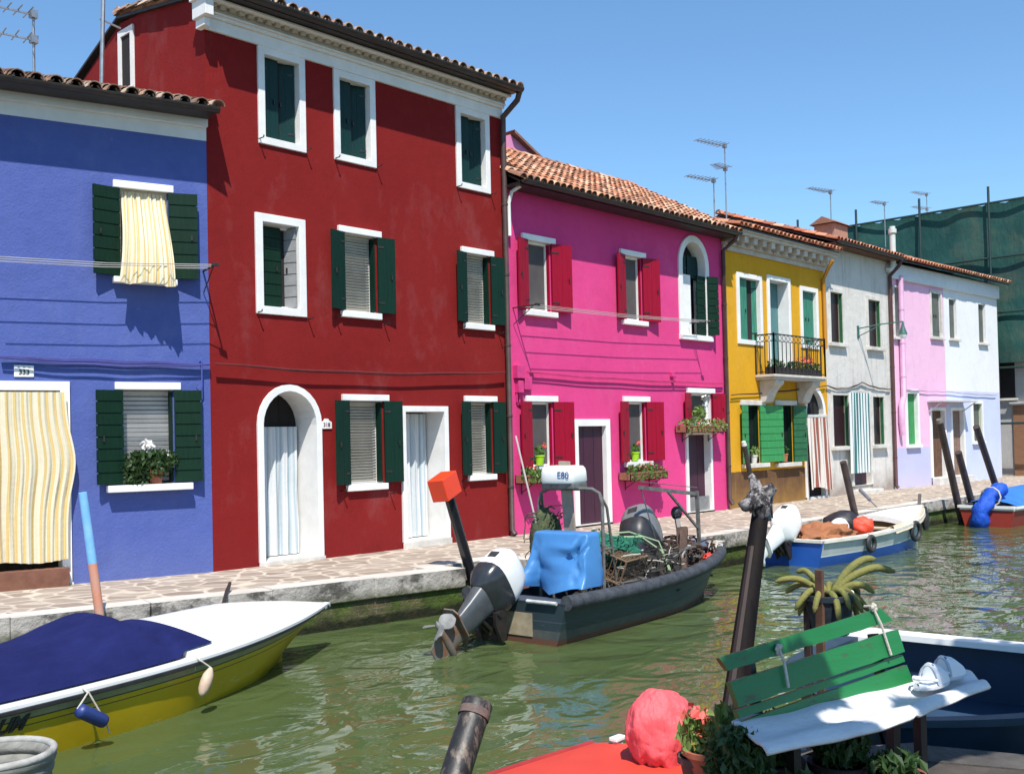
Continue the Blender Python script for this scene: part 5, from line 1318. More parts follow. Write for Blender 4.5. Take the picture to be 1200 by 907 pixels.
mb=heap((3.98,-.36,.58),(.10,.07,.05),31); cargo(mb,'red_float',pm('red_float',(.65,.05,.03),(.5,.04,.03),.5,6),'small red float among the gear at the work boat bow','float')
mb=heap((4.45,.12,.66),(.34,.24,.10),33,.3); cargo(mb,'folded_sheet',pm('slate_blue_sheet',(.07,.10,.19),(.05,.07,.14),.8,4,bump=.5,bsc=10),'folded slate blue sheet on the bow of the work boat','sheet')
mb=MB(); mb.tube([(4.25,-.25,.66),(4.45,-.2,.66),(4.6,-.05,.70),(4.75,.0,.68),(4.8,-.05,.66)],.018,6); tangle(mb,(4.55,-.1,.66),(.15,.12,.06),12,.012,41,0,.4); cargo(mb,'mooring_rope',ROPE,'pale mooring rope coiled at the bow rail of the work boat','rope')
mb=MB(); mb.tube([(1.95,.0,1.02),(2.35,-.25,1.0),(2.6,-.4,.8),(2.62,-.5,.55)],.012,6); mb.tube([(1.8,.2,1.05),(2.3,-.1,1.06),(2.62,-.35,.92),(2.66,-.52,.5)],.010,6); cargo(mb,'hose',pm('pale_green_hose',(.35,.45,.28),(.28,.38,.2),.5,5),'pale green hose looped over the green net','hose')
# aerial rod and dark panel by the wheel
mb=MB(); mb.tube([(xa-.05,.50,1.02),(xa-.35,.62,2.35)],.012,6); cargo(mb,'whip_aerial',pm('pale_rod',(.7,.62,.55),None,.5),'thin pale whip aerial slanting up beside the roll bar','aerial')
mb=MB(); mb.beam((xa+.14,.15,.9),(xa-.02,.12,2.02),.16,.03,0,(1,0,0)); cargo(mb,'plank',pm('pale_worn_plank',(.40,.33,.26),(.28,.23,.18),.85,6),'weathered grey plank leaning on the roll bar behind the white box','plank',False)

# ---------------- blue and white boat
BLH=weath('bright_blue_hull',(.012,.075,.34),(.02,.10,.42),(.10,.2,.45),.35,.3); CREAM=pm('cream_deck_paint',(.62,.52,.38),(.55,.44,.31),.6,5)
GYB=pm('grey_white_band',(.50,.53,.52),(.40,.43,.42),.5,5)
B3=Boat('small_boat','blue and grey white wooden boat with a white foredeck and tyre fenders',(16.6,-3.93),-3.0,5.15,1.45,fb=(.44,.72),stern=.88,rake=.25,peak=.42,pw=2.5)
B3.hull([(1.,.50,1),(.50,.46,2),(.46,.06,0),(.06,.0,2)],[BLH,GYB,PLW],n=26,tmat=0,floor=.08,inmat=CREAM)
B3.gunwale(.12,.05,pm('off_white_gunwale',(.70,.67,.60),(.58,.53,.44),.5,6),out=.03); B3.deck(.60,.995,.12,PLW,dz=.035)
mb=MB(); mb.beam((5.0,0,.6),(5.08,0,.98),.05,.05); mb.build('bow_post',WOODG,B3.t)
MB().box(2.1,-.62,.38,2.32,.62,.42).build('thwart',CREAM,B3.t,bevel=.008)
MB().box(2.85,-.6,.42,3.0,.6,.46).build('thwart',CREAM,B3.t,bevel=.008)
mb=MB(); mb.box(2.5,-.25,.02,3.35,.3,.06); mb.build('floorboard',WOODG,B3.t)
outboard('all white outboard motor on the stern of the blue boat',B3.w((-.20,.06,.42)),B3.a,60,PLW,PLW,PLW,.90)
def b3(mb,name,mats,label,cat,smooth=True):
    return solo(mb,name,mats,label,cat,Frame(B3.o,math.degrees(B3.a)),None,smooth,angle=60)
mb=MB(); mb.blob((.85,-.12,.44),(.74,.42,.22),40,24,0,.42,2.6,None,51); mb.v=[v+noise.noise_vector(v*9)*.03 for v in mb.v]; b3(mb,'canvas_sheet',pm('brown_canvas',(.33,.13,.05),(.24,.085,.035),.85,3,bump=.7,bsc=9,bdist=.03),'brown canvas heaped in the stern of the blue boat','canvas')
mb=MB(); mb.blob((1.62,-.05,.55),(.19,.17,.17),18,12,0,.05); b3(mb,'buoy',PLW,'round white buoy resting by the brown canvas','buoy')
mb=heap((2.05,.15,.58),(.34,.34,.24),53,.25,1.8); b3(mb,'tarp',BLK,'dark tarp hump behind the red cloth in the blue boat','tarp')
mb=MB(); mb.blob((0,0,.10),(.15,.22,.17),18,12,0,.55,1.8,None,78); mb.v=[Matrix.Rotation(.5,3,'Z')@Matrix.Rotation(-.15,3,'Y')@v+Vector((2.12,-.22,.42)) for v in mb.v]; b3(mb,'waterproof_bundle',pm('orange_red_sheet',(.72,.06,.02),(.6,.05,.02),.6,4),'orange red waterproof bundled amidships in the blue boat','waterproof')
g=[]
for i in range(20):
    t_=.47+.45*i/19; p=B3.pt(t_,1,-1); row=[]
    for j in range(5): u=j/4; row.append(Vector((p.x,p.y-.04+.26*u*(1-.5*i/19),p.z+.06-.12*(u-.4)**2*4*.3+.03*noise.noise(Vector((t_*14,u*2,0)))-(.10 if j==0 else 0))))
    g.append(row)
mb=MB(); mb.sheet(g,uv=False); b3(mb,'gunwale_cloth',CREAM,'cream cloth laid along the near gunwale of the blue boat','cloth')
def tyre(label,t_,r=.16):
    p=B3.pt(t_,.72,-1); mb=MB(); pts=[Vector((p.x+math.cos(k*.3307)*r,p.y-.08,p.z+math.sin(k*.3307)*r*1.0)) for k in range(20)]; mb.tube(pts,.042,8); mb.tube([(p.x,p.y-.08,p.z+r),(p.x,p.y-.03,B3.zs(t_)+.03)],.01,6)
    solo(mb,'tyre_fender',RUBBER,label,'fender',Frame(B3.o,math.degrees(B3.a)),'tyre fenders on the blue boat',True)
tyre('black tyre fender nearest the motor of the blue boat',.28,.125); tyre('black tyre fender hanging forward on the blue boat side',.66,.165)
mb=MB(); p=B3.pt(.97,.7,-1); mb.tube([(p.x-.02,p.y-.08,p.z+.2),(p.x,p.y-.09,p.z-.05),(p.x+.02,p.y-.09,p.z-.28)],[.05,.085,.05],10); solo(mb,'bow_fender',RUBBER,'black sausage fender at the bow of the blue boat','fender',Frame(B3.o,math.degrees(B3.a)),None,True)

# ---------------- red boat at the right edge
RDH=pm('brick_red_hull',(.32,.035,.02),(.26,.03,.02),.5,4)
B4=Boat('small_boat','red boat with white rim under blue tarps at the right edge',(25.55,-4.22),-3,5.0,1.35,fb=(.46,.6),stern=.96,rake=.4)
B4.hull([(1,.85,1),(.85,0,0)],[RDH,PLW],floor=.1,inmat=PLW); B4.gunwale(.10,.06,PLW,out=.04)
BT=pm('blue_tarpaulin',(.03,.14,.46),(.04,.18,.55),.5,3,bump=.4,bsc=8); RB=pm('royal_blue_tarpaulin',(.008,.065,.42),(.012,.085,.5),.6,4,spec=.3,bump=1.,bsc=9,bdist=.05,stretch=(1,1,.5))
g=[]
for i in range(16):
    t_=.02+.9*i/15; p=B4.pt(t_,1,1,-.02); row=[]
    for j in range(13): u=-1+2*j/12; row.append(Vector((p.x,p.y*u,p.z+.03+.38*min(1,.35+2*i/15)*(1-abs(u)**1.6)+.015*noise.noise(Vector((t_*8,u*4,0))))))
    g.append(row)
mb=MB(); mb.sheet(g,uv=False); o=mb.build('tarp',BT,None,smooth=True,angle=180); o.location=B4.o; o.rotation_euler=(0,0,B4.a); tag(o,'flat blue tarp tented over the red boat','tarp')
mb=MB(); pts=[Vector((-.05,.16,.0)),Vector((-.15,.12,.18)),Vector((-.10,.05,.44)),Vector((.10,-.06,.70)),Vector((.36,-.16,.84)),Vector((.48,-.2,.86))]; rs=[.20,.22,.20,.17,.20,.14]
N=26; P2=[];R2=[]
for k in range(N):
    q=k/(N-1)*(len(pts)-1); i=min(int(q),len(pts)-2); f=q-i; P2.append(pts[i].lerp(pts[i+1],f)); R2.append((rs[i]*(1-f)+rs[i+1]*f)*(1+.02*math.sin(k*2.1)))
mb.tube(P2,R2,20); mb.v=[v+noise.noise_vector(v*6)*.05+noise.noise_vector(Vector((v.x*3,v.y*14,v.z*5)))*.03 for v in mb.v]
mb.tube([pts[3]+Vector((.0,math.cos(a*.63)*.23,math.sin(a*.63)*.23)) for a in range(11)],.02,6,1)
solo(mb,'rolled_tarp',[RB,ROPE],'bright royal blue rolled tarp hanging over the end of the red boat','tarp',Frame(B4.o,math.degrees(B4.a)),None,True,angle=180)

# ---------------- poles in the water by the far quay
POLEM=pm('dark_mooring_pole',(.035,.022,.020),(.07,.045,.04),.6,6,bump=.3,bsc=20)
def pole(label,px0,py0,px1,py1,y,r,mat,base='mooring_pole',r2=None,cap=None,grp='mooring poles along the far quay',split=None):
    a=aty(px1,py1,y); b=aty(px0,py0,y); d=(b-a).normalized(); foot=a+d*((-1.5-a.z)/d.z)
    t=thing(base,label,'mooring pole',foot,0,grp); L=b-foot
    if split:
        s_=(split[0]-foot.z)/L.z; m_=L*s_
        MB().tube([(0,0,0),tuple(m_)],r,12).build('lower_pole',split[2],t,smooth=True); MB().tube([tuple(m_),tuple(L)],[r,r*.92],12).build('upper_pole',split[1],t,smooth=True)
    else: MB().tube([(0,0,0),tuple(L*.5),tuple(L)],[r,r,(r2 or r)*.96],12).build('pole',mat,t,smooth=True)
    if cap: MB().tube([tuple(L-d*.02),tuple(L+d*.06)],[r*1.08,r*.8],12).build('cap',cap,t,smooth=True)
    return t,L,d
BP=pm('sky_blue_pole_paint',(.16,.42,.74),(.25,.5,.78),.5,5); PP=pm('salmon_pole_paint',(.62,.24,.15),(.55,.3,.22),.6,5)
pole('sky blue and salmon pink mooring pole before the blue house',97,577,117,722,-2.12,.047,BP,split=(aty(107,660,-2.12).z,BP,PP))
BKP=pm('shiny_black_plastic_pole',(.012,.012,.016),(.02,.02,.025),.2,4)
t,L,d=pole('shiny black pole topped by an orange red plastic box',523,570,552,672,-2.52,.075,BKP)
mb=MB(); M=Matrix.Translation(L+Vector((-.03,0,.02)))@Matrix.Rotation(rad(-20),4,'Y')@Matrix.Rotation(rad(12),4,'Z')
mb.box(-.19,-.13,-.17,.17,.13,.14,0,M); mb.box(.17,-.03,.06,.24,.03,.09,1,M); mb.box(.22,-.03,-.01,.24,.03,.06,1,M); mb.build('plastic_box',[pm('orange_red_box',(.85,.055,.012),(.78,.05,.012),.4,4),PLW],t,bevel=.025)
pole('thin dark pole with a pale tip before the yellow house',872,521,888,600,-3.35,.045,POLEM,cap=STONE)
pole('dark pole leaning beside the dark tarp of the blue boat',988,541,1004,612,-3.35,.07,POLEM)
pole('tall dark leaning pole before the pale pink house door',1101,494,1123,592,-3.42,.085,POLEM,cap=WOODG)
pole('shorter dark leaning pole before the white house door',1123,530,1139,590,-3.42,.085,POLEM)
pole('dark leaning pole rising behind the rolled blue tarp',1144,500,1170,579,-3.52,.085,POLEM)
mb=MB(); a=aty(1008,574,-2.2); b=aty(1034,601,-3.0); mb.tube([a,a.lerp(b,.45)],[.045,.035],8); mb.tube([a.lerp(b,.45),b],.015,6)
solo(mb,'boat_oar',pm('grey_oar',(.16,.17,.20),(.1,.11,.13),.6,5),'grey short oar propped slanting over the quay edge behind the blue boat','oar',smooth=True)
# cleat hook on kerb and mooring lines
mb=MB(); p=Vector((6.75,-1.95,0)); mb.tube([tuple(p+Vector((0,.1,.0))),tuple(p+Vector((0,.05,.1))),tuple(p+Vector((-.2,-.2,.05))),(6.1,-2.75,-.1)],.02,7); solo(mb,'mooring_line',CABLE,'dark mooring line running from the kerb to the yellow boat','rope',smooth=True)

# ================================================================== NEAR SIDE
# ---------------- bench
zs_ = .43
BL = atz(863,846,zs_); BRt = atz(1140,784,zs_)
dl = (BRt-BL); dl.z = 0; BLEN = dl.length; dl.normalize(); back = Vector((-dl.y, dl.x, 0))      # back points to the canal
FB = Frame(BL, math.degrees(math.atan2(dl.y,dl.x)))
t = BENCH = thing('bench','old green slatted bench with its top board tied on by cords at the water edge','bench',(BL.x,BL.y,0),FB.a)
GB = NT('worn_green_bench_paint')
_c = GB.mix(GB.ramp(GB.noise(3,6,.6,stretch=(.4,2,2)),.3,.7),(.008,.125,.030),(.014,.165,.045))
_c = GB.mix(GB.math('MULTIPLY',GB.ramp(GB.noise(11,6,.75,stretch=(.5,1.5,1.5)),.57,.66),.8),_c,(.06,.05,.03))
GBENCH = GB.out(_c,.42,0,.5,GB.bump(GB.noise(9,5,stretch=(.25,3,3)),.3,.01))
lean = rad(14); upv = Vector((0,math.sin(lean),math.cos(lean))); nrm = Vector((0,-math.cos(lean),math.sin(lean)))   # local axes of the back
def onback(px,py):
    o = Vector((0,0,zs_)); n = nrm; r = ray(px,py); rl = Vector((r.dot(FB.ex), r.dot(FB.ey), r.z)); c = FB.loc(CAM); c = Vector((c.x,c.y,CAM.z))
    k = (o-c).dot(n)/rl.dot(n); return c+rl*k
def board(name,pix,th,mat,off=0.):
    mb = MB(); P=[onback(*p)+nrm*off for p in pix]; nseg=14; A=[]
    # subdivide along the length so that the edges can be ragged
    rows=[]
    for i in range(nseg+1):
        q=i/nseg; a=P[0].lerp(P[1],q); b=P[3].lerp(P[2],q); j1=.004*noise.noise(Vector((q*9,P[0].z*7,0))); j2=.005*noise.noise(Vector((q*11,P[0].z*3,5)))
        rows.append((a+upv*j1,b+upv*j2))
    for (a,b),(c,d) in zip(rows[:-1],rows[1:]):
        v=[a,c,d,b]; v=v+[p-nrm*th for p in v]; mb.add(v,[(0,1,2,3),(7,6,5,4),(0,4,5,1),(2,6,7,3)])
    a,b=rows[0]; mb.add([a,b,b-nrm*th,a-nrm*th],[(0,1,2,3)]); a,b=rows[-1]; mb.add([a,b,b-nrm*th,a-nrm*th],[(0,1,2,3)])
    return mb.build(name,mat,t)
board('back_slat',[(839,771),(1028,713),(1043,727),(850,786)],.025,GBENCH,.02)
board('back_slat',[(850,799),(1047,738),(1055,764),(861,829)],.03,GBENCH,.03)
board('back_slat',[(862,832),(1056,767),(1059,775),(865,842)],.03,GBENCH,.01)
board('back_slat',[(866,845),(1060,779),(1068,800),(872,868)],.03,GBENCH,.015)
def bl_(x,y,z): return (x,y,z)
mb = MB()
for k in range(2): mb.box(.02,-.18+k*.098,zs_-.075,BLEN-.42,-.18+k*.098+.088,zs_-.045)
mb.build('seat',GBENCH,t,bevel=.006)
for xx in (.20,BLEN-.66):
    mb=MB(); mb.beam((xx,.02,0),(xx,-.0,zs_-.05),.05,.05); mb.beam((xx,-.15,0),(xx,-.15,zs_-.076),.045,.045); mb.beam((xx,-.17,zs_-.10),(xx,.02,zs_-.10),.05,.05)
    mb.beam((xx,.05,zs_-.12),tuple(Vector((xx,.055,zs_))+upv*.26),.045,.035); mb.build('leg',IRON,t)
for px,py,q in ((908,762,(916,806)),(1017,712,(1036,768))):
    a=onback(px,py)+nrm*.03; b=onback(*q)+nrm*.045; mb=MB(); mb.tube([a-nrm*.05+upv*.01,a+upv*.005,a.lerp(b,.35)+nrm*.012,b],.007,6)
    for k in range(5): mb.blob(a+Vector((rnd.uniform(-.02,.02),rnd.uniform(-.01,.01),rnd.uniform(-.02,.02))),(.013,.01,.013),8,5)
    mb.build('cord',ROPE,t,smooth=True)
# seat mat with scalloped edge
MATM=pm('quilted_white_mat',(.66,.65,.64),(.58,.57,.565),.85,5,bump=.6,bsc=26,bdist=.012)
FLw=atz(893,874,zs_); FRw=atz(1158,799,zs_); BRw=atz(1133,784,zs_)
loc2=lambda w_: FB.loc(w_)
c00,c10,c11,c01=[Vector((*loc2(v)[:2],0)) for v in (BL,BRw,FRw,FLw)]
mb=MB(); g=[]
for i in range(15):
    v=i/14; row=[]
    for j in range(61):
        u=j/60; p=c00.lerp(c10,u).lerp(c01.lerp(c11,u),v); 
        p.y+= (.018*abs(math.sin(u*23)) if v==0 else 0) - (.11*math.exp(-((u-.42)/.36)**2)*v) 
        if v<.08: p.y+=.03
        z=zs_-.028+.012*math.sin(v*math.pi*3)*(1-.4*math.cos(u*6)) + .010*noise.noise(Vector((u*7,v*3,0)))+.006
        z+= .006*math.exp(-(v/.10)**2) + .012*math.exp(-((u-.55)/.012)**2)*(v>.8) - .012*max(0,(v-.86)/.14)
        row.append(Vector((p.x,p.y,z)))
    g.append(row)
mb.sheet(g,uv=False); o=mb.build('seat_mat',MATM,None,smooth=True,angle=180); sl=o.modifiers.new('solid','SOLIDIFY'); sl.thickness=.014; sl.offset=1
o.location=(BL.x,BL.y,0); o.rotation_euler=(0,0,FB.a); tag(o,'long white quilted mat laid over the green bench seat','mat')
# slippers
FOAM=NT('white_foam_with_holes'); _v=FOAM.new('ShaderNodeTexVoronoi'); _v.inputs['Scale'].default_value=26; FOAM.link(FOAM.obj(),_v.inputs['Vector'])
_h=FOAM.ramp(_v.outputs['Distance'],.16,.22); FOAMM=FOAM.out(FOAM.mix(_h,(.05,.05,.06),(.70,.71,.73)),.6,0,.3,FOAM.bump(_h,.5,.01))
def clog(label,px,py,rz,dz=0.):
    w_=atz(px,py,zs_+.03); mb=MB(); n=18; secs=[]
    L=.285
    def clamp(x): return max(0.,min(1.,x))
    for i in range(25):
        q=i/24; x=-L/2+L*q; wd=.050*(math.sin(math.pi*(.06+.90*q))**.5)*(.86+.22*q)
        up=clamp((q-.40)/.06); ht=.030+up*(.075*(1-clamp((q-.46)/.54)**1.3)+.012*math.sin(q*3)); ht*= (1 if q<.93 else 1-.5*(q-.93)/.07)
        row=[]
        for k in range(n):
            a=2*math.pi*k/n; s_=math.sin(a); row.append(Vector((x+.02*up*max(0,s_)*(q<.6)*-1,wd*math.cos(a)*(1-.25*max(0,s_)*up),max(0,s_)**.6*ht if s_>0 else s_*.004)))
        secs.append(row)
    vs=[v for r in secs for v in r]; fs=[(i*n+k,i*n+(k+1)%n,(i+1)*n+(k+1)%n,(i+1)*n+k) for i in range(24) for k in range(n)]+[tuple(range(n-1,-1,-1)),tuple(24*n+k for k in range(n))]
    tt=thing('slipper',label,'slipper',(w_.x,w_.y,w_.z+dz-.012),FB.a+rad(rz),'pair of white clogs on the bench')
    mb.add(vs,fs); mb.build('upper',FOAMM,tt,smooth=True,angle=60)
    mb=MB(); mb.lathe((0,0,-.012),[(.9,0),(1.,.006),(1.,.018)],24,sx=.146,sy=.054); mb.build('sole',pm('grey_white_sole',(.55,.56,.58),(.45,.46,.48),.6,8),tt,smooth=True)
    mb=MB(); mb.tube([(-.012+.02*math.cos(a*.39)*0-.012,.052*math.cos(a*.3927),.012+.088*math.sin(a*.3927)) for a in range(9)],.008,6); mb.build('strap',pm('blue_grey_strap%d'%int(px),(.42,.47,.55),None,.5),tt,smooth=True)
    mb=MB(); mb.tube([(-.02,.047,.03),(-.09,.046,.045),(-.135,.02,.05),(-.138,-.02,.05),(-.09,-.046,.045),(-.02,-.047,.03)],.007,6); mb.build('heel_strap',FOAMM,tt,smooth=True)
clog('white holed clog in front on the bench mat',1092,799,6)
clog('white holed clog lying behind and right of the other clog',1108,791,-4,.004)

# ---------------- dark blue boat behind the bench
DBL=pm('deep_navy_boat_paint',(.010,.030,.062),(.014,.04,.08),.5,3)
B5=Boat('rowing_boat','dark navy boat with broad white rim moored right behind the bench',(9.02,-9.87),184,2.85,2.36,fb=(.53,.53),stern=.97,rake=.2,pw=2.2)
B5.hull([(1,.0,0)],[DBL],floor=.06,inmat=DBL,thick=.06); B5.gunwale(.20,.05,PLW,out=.05,t1=.16); B5.gunwale(.12,.045,pm('navy_rim',(.012,.03,.055),(.02,.045,.07),.5,4),out=.03,t0=.12,transom=False,name='side_rim')
mb=MB(); mb.box(.9,-1.0,.12,1.25,1.0,.16); mb.build('thwart',pm('pale_green_thwart',(.38,.42,.40),(.30,.34,.32),.6,4),B5.t,bevel=.01)

# ---------------- red boat below, with its wrapped motor
RCOV=weath('coral_red_deck',(.60,.055,.03),(.50,.042,.025),(.62,.14,.09),.6,.35)
B6=Boat('small_boat','red decked boat in the foreground carrying a pink wrapped motor',(5.02,-9.27),180,4.4,1.28,fb=(.41,.46),stern=.80,rake=.5,pw=2.2)
B6.hull([(1,.0,0)],[pm('dark_red_hull',(.30,.02,.015),(.24,.02,.014),.45,4)],floor=.06); B6.deck(0.0,.995,.06,RCOV,dz=.01,inset=-.02)
mb=MB(); 
for sd_ in (1,-1): mb.tube([B6.pt(t_,1,sd_) for t_ in B6.T],.03,8)
mb.build('rub_rail',pm('dark_red_rail',(.33,.03,.025),(.25,.02,.02),.5,5),B6.t,smooth=True)
c=B6.loc(atz(724,867,-.10)); mb=MB(); mb.box(c.x-.03,c.y-.02,.40,c.x+.03,c.y+.02,.485); mb.box(c.x-.05,c.y-.03,.48,c.x+.05,c.y+.03,.505); mb.build('cleat',PLW,B6.t,bevel=.006)
PINKB=pm('coral_pink_plastic_sheet',(.76,.12,.135),(.68,.095,.11),.6,3,spec=.3,bump=.9,bsc=8,bdist=.02,stretch=(3.2,3.2,.5))
pc=atd(778,893,5.92); g=[]; S=96; NQ=44; pr=random.Random(5); PL=[]
for k in range(26):
    th=math.acos(1-1.75*(k+.5)/26); az=k*2.39996+pr.uniform(-.3,.3); PL.append((Vector((math.sin(th)*math.cos(az),math.sin(th)*math.sin(az),math.cos(th))), pr.uniform(.86,.97)))
for i in range(NQ+1):
    q=i/NQ; row=[]
    for k in range(S+1):
        a=2*math.pi*k/S; th=.02+q*2.25; d=Vector((math.sin(th)*math.cos(a),math.sin(th)*math.sin(a),math.cos(th)))
        # cloth pulled tight over corners: soft-minimum over facet planes
        inv=sum(max(0,d.dot(n_)/h_)**44 for n_,h_ in PL)**(1/44); r_=1/max(inv,.6)
        low=max(0,q-.38)/.62; gather=1-.05*low+.16*low*low
        aa=a+.25*noise.noise(Vector((d.x*2,d.y*2,q*2))); fold=(.20*low**1.1)*(abs(math.sin(aa*7+1.3*math.sin(aa*2+1)+low*1.5))-.5)*(.55+.45*max(0,math.cos(a+.9)))+.012*math.sin(aa*27)*min(1,q*3)
        crease=-.035*math.exp(-((noise.noise(Vector((d.x*2.2,d.y*2.2,d.z*2.2+4))))/.05)**2)
        r_*=gather*(1+fold+crease+.012*noise.noise(d*9))
        row.append(Vector((d.x*r_*.255+.07*q-.04,d.y*r_*.20,.165+d.z*r_*.245)))
    g.append(row)
mb=MB(); mb.sheet(g,uv=False); mb.v=[v+noise.noise_vector(v*13)*.005+Vector((pc.x,pc.y,-.11)) for v in mb.v]
mb.tube([Vector((pc.x+.06+.19*math.cos(a*.42),pc.y+.155*math.sin(a*.42),-.055)) for a in range(16)],.008,6,1)
solo(mb,'motor_cover',[PINKB,ROPE],'coral pink plastic sheet tied over an outboard at the red boat end','motor cover',smooth=True,angle=180)

# ---------------- posts and piles
PIPEM=NT('scuffed_black_pipe'); _n=PIPEM.ramp(PIPEM.noise(7,7,.75,stretch=(1.6,1.6,.5)),.52,.62)
PIPEM=PIPEM.out(PIPEM.mix(PIPEM.math('MULTIPLY',_n,.7),(.018,.017,.016),(.20,.15,.11)),.5,0,.5,PIPEM.bump(PIPEM.noise(12,5),.5,.01))
top=atd(560,823,6.35); bot=atd(538,893,6.12); d=(top-bot).normalized(); foot=top-d*((top.z+1.6)/d.z)
t=thing('pipe_post','hollow black plastic pipe post leaning in the canal at the bottom edge','mooring post',foot)
q=Vector((0,0,1)).rotation_difference(d).to_matrix().to_4x4(); Lp=(top-foot).length
MB().lathe((0,0,0),[(.088,0),(.088,Lp-.10),(.094,Lp-.095),(.096,Lp-.01),(.092,Lp),(.078,Lp),(.075,Lp-.01),(.075,Lp-.9)],24,0,q,True,True).build('pipe',PIPEM,t,smooth=True)
MB().lathe((0,0,0),[(.0965,Lp-.10),(.0965,Lp-.05)],24,0,q,False,False).build('worn_band',pm('worn_band',(.17,.11,.085),(.07,.05,.045),.7,12),t,smooth=True)
MB().beam(q@Vector((.086,-.03,0)),q@Vector((.086,-.03,Lp-.1)),.012,.012).build('pale_stripe',pm('yellow_stripe',(.35,.33,.12),(.22,.2,.08),.6,8),t)
# big black post with a weathered head
top=atd(891,602,7.4); bot=atd(869,765,7.02); d=(top-bot).normalized(); foot=top-d*((top.z+1.6)/d.z)
t=thing('mooring_post','thick black mooring post with a gnarled weathered head behind the bench','mooring post',foot)
BPOST=pm('black_tarred_post',(.006,.0055,.006),(.014,.009,.008),.7,5,spec=.12,bump=.4,bsc=8,stretch=(3,3,.3))
L=top-foot; MB().tube([(0,0,0),tuple(L*.5),tuple(L)],[.105,.085,.060],16).build('shaft',BPOST,t,smooth=True,angle=60)
MB().tube([tuple(Vector((-.085,.0,0))),tuple(L*.92+Vector((-.045,0,0)))],[.05,.03],8).build('side_batten',pm('dark_brown_batten',(.03,.014,.010),(.018,.010,.008),.7,6),t,smooth=True)
HEAD=NT('ragged_rope_and_tar'); _n=HEAD.ramp(HEAD.noise(15,7,.75),.46,.56); HEAD=HEAD.out(HEAD.mix(_n,(.035,.03,.032),(.40,.37,.36)),.85,0,.3,HEAD.bump(HEAD.noise(26,6,.7),1.,.03))
def hd(px,py,dd=0.): return atd(px,py,7.4+dd)-foot
mb=MB(); rg=6
mb.tube([hd(893,612),hd(891,597),hd(888,585),hd(884,574)],[.075,.07,.075,.06],14)
mb.tube([hd(886,592,-.05),hd(880,588,-.06),hd(876,592,-.06),hd(876,597,-.05)],[.05,.075,.07,.03],12)
mb.tube([hd(888,584),hd(896,578),hd(905,572),hd(908,569)],[.05,.055,.045,.025],12)
mb.tube([hd(886,580),hd(886,570),hd(884,562),hd(879,557),hd(876,560)],[.045,.035,.03,.022,.012],10)
mb.tube([hd(899,606,.02),hd(899,592,.02),hd(902,578,.02)],[.045,.035,.03],10)
mb.v=[v+Vector((1,.6,1))*0+noise.noise_vector(v*14)*.022+noise.noise_vector(v*5)*.02 for v in mb.v]
mb.build('head',HEAD,t,smooth=True,angle=180)
# stakes and hanging cactus pail
for label,px,w_,x1,m_,dp in (('broad brown flat stake in front of the cactus pail',960,.055,958,WOODB,6.15),('narrow dark stake left of the brown stake',946,.05,944,pm('dark_stake',(.045,.025,.018),(.03,.018,.012),.85,6),6.25)):
    a=atd(px,668 if px==960 else 700,dp); b=atd(x1,740,dp); mb=MB(); mb.beam((b.x,b.y,-1.5),a,.02,w_,0,(.3,.9,.1)); solo(mb,'wooden_stake',m_,label,'stake',group='stakes behind the bench')
pc=atd(972,742,6.25); t=thing('cactus_pail','dark blue grey pail of trailing cactus tied to the stakes behind the bench','plant pot',(pc.x,pc.y,pc.z))
PAIL=pm('dark_blue_grey_pail',(.010,.017,.024),(.022,.032,.040),.5,7,bump=.3)
MB().lathe((0,0,0),[(.115,0),(.145,.20),(.158,.205),(.16,.235),(.15,.24),(.142,.22)],24).build('pail',PAIL,t,smooth=True,angle=40)
MB().lathe((0,0,0),[(.05,.02),(.14,.205)],24,0,None,True,True).build('soil',SOIL,t)
CACT=pm('hairy_yellow_green_stem',(.21,.19,.045),(.13,.135,.035),.8,8,bump=.8,bsc=60)
mb=MB(); fw=Vector((.731,.682,0)); rt=Vector((.682,-.731,0))
rr=random.Random(3)
def stem(az,ln,rise,droop,r_,z0=.235):
    d=Vector((math.cos(az),math.sin(az),0)); Q=[]
    for k in range(13):
        q=k/12; Q.append(d*(.03+ln*(q*.9+.1*q*q)*(1-.25*q*droop))+Vector((0,0,z0+rise*math.sin(min(1.,q*1.1)*math.pi*.55)-droop*ln*q**2.2))+noise.noise_vector(Vector((az*3,q*2.5,1)))*.012)
    mb.tube(Q,[.88*r_*(.80+.25*math.sin(math.pi*k/12))*(1 if k<12 else .45) for k in range(13)],10)
for az,ln,rise,droop,r_ in ((-.75,.40,.17,.10,.026),(-.55,.30,.19,-.05,.026),(-1.1,.25,.10,.35,.023),(-.35,.26,.09,.45,.024),(-.9,.24,.04,.6,.023),(-1.5,.22,.06,.7,.022),(-.1,.25,.05,.75,.023),(.4,.24,.09,.5,.022),(1.0,.2,.1,.3,.021),(2.3,.30,.12,.12,.021),(2.0,.24,.10,.4,.022),(2.7,.24,.06,.55,.022),(3.2,.22,.07,.7,.021),(-2.4,.22,.05,.8,.022),(-2.0,.2,.08,.75,.021),(2.45,.2,.04,.8,.021),(-.65,.22,.03,.9,.022),(1.6,.18,.14,.1,.02)): stem(az,ln,rise,droop,r_)
mb.build('cactus_stems',CACT,t,smooth=True,angle=180)
mb=MB(); mb.blob((0.03,-.11,.245),(.05,.035,.02),10,6,0,.3); mb.build('pale_stone',PLW,t,smooth=True)

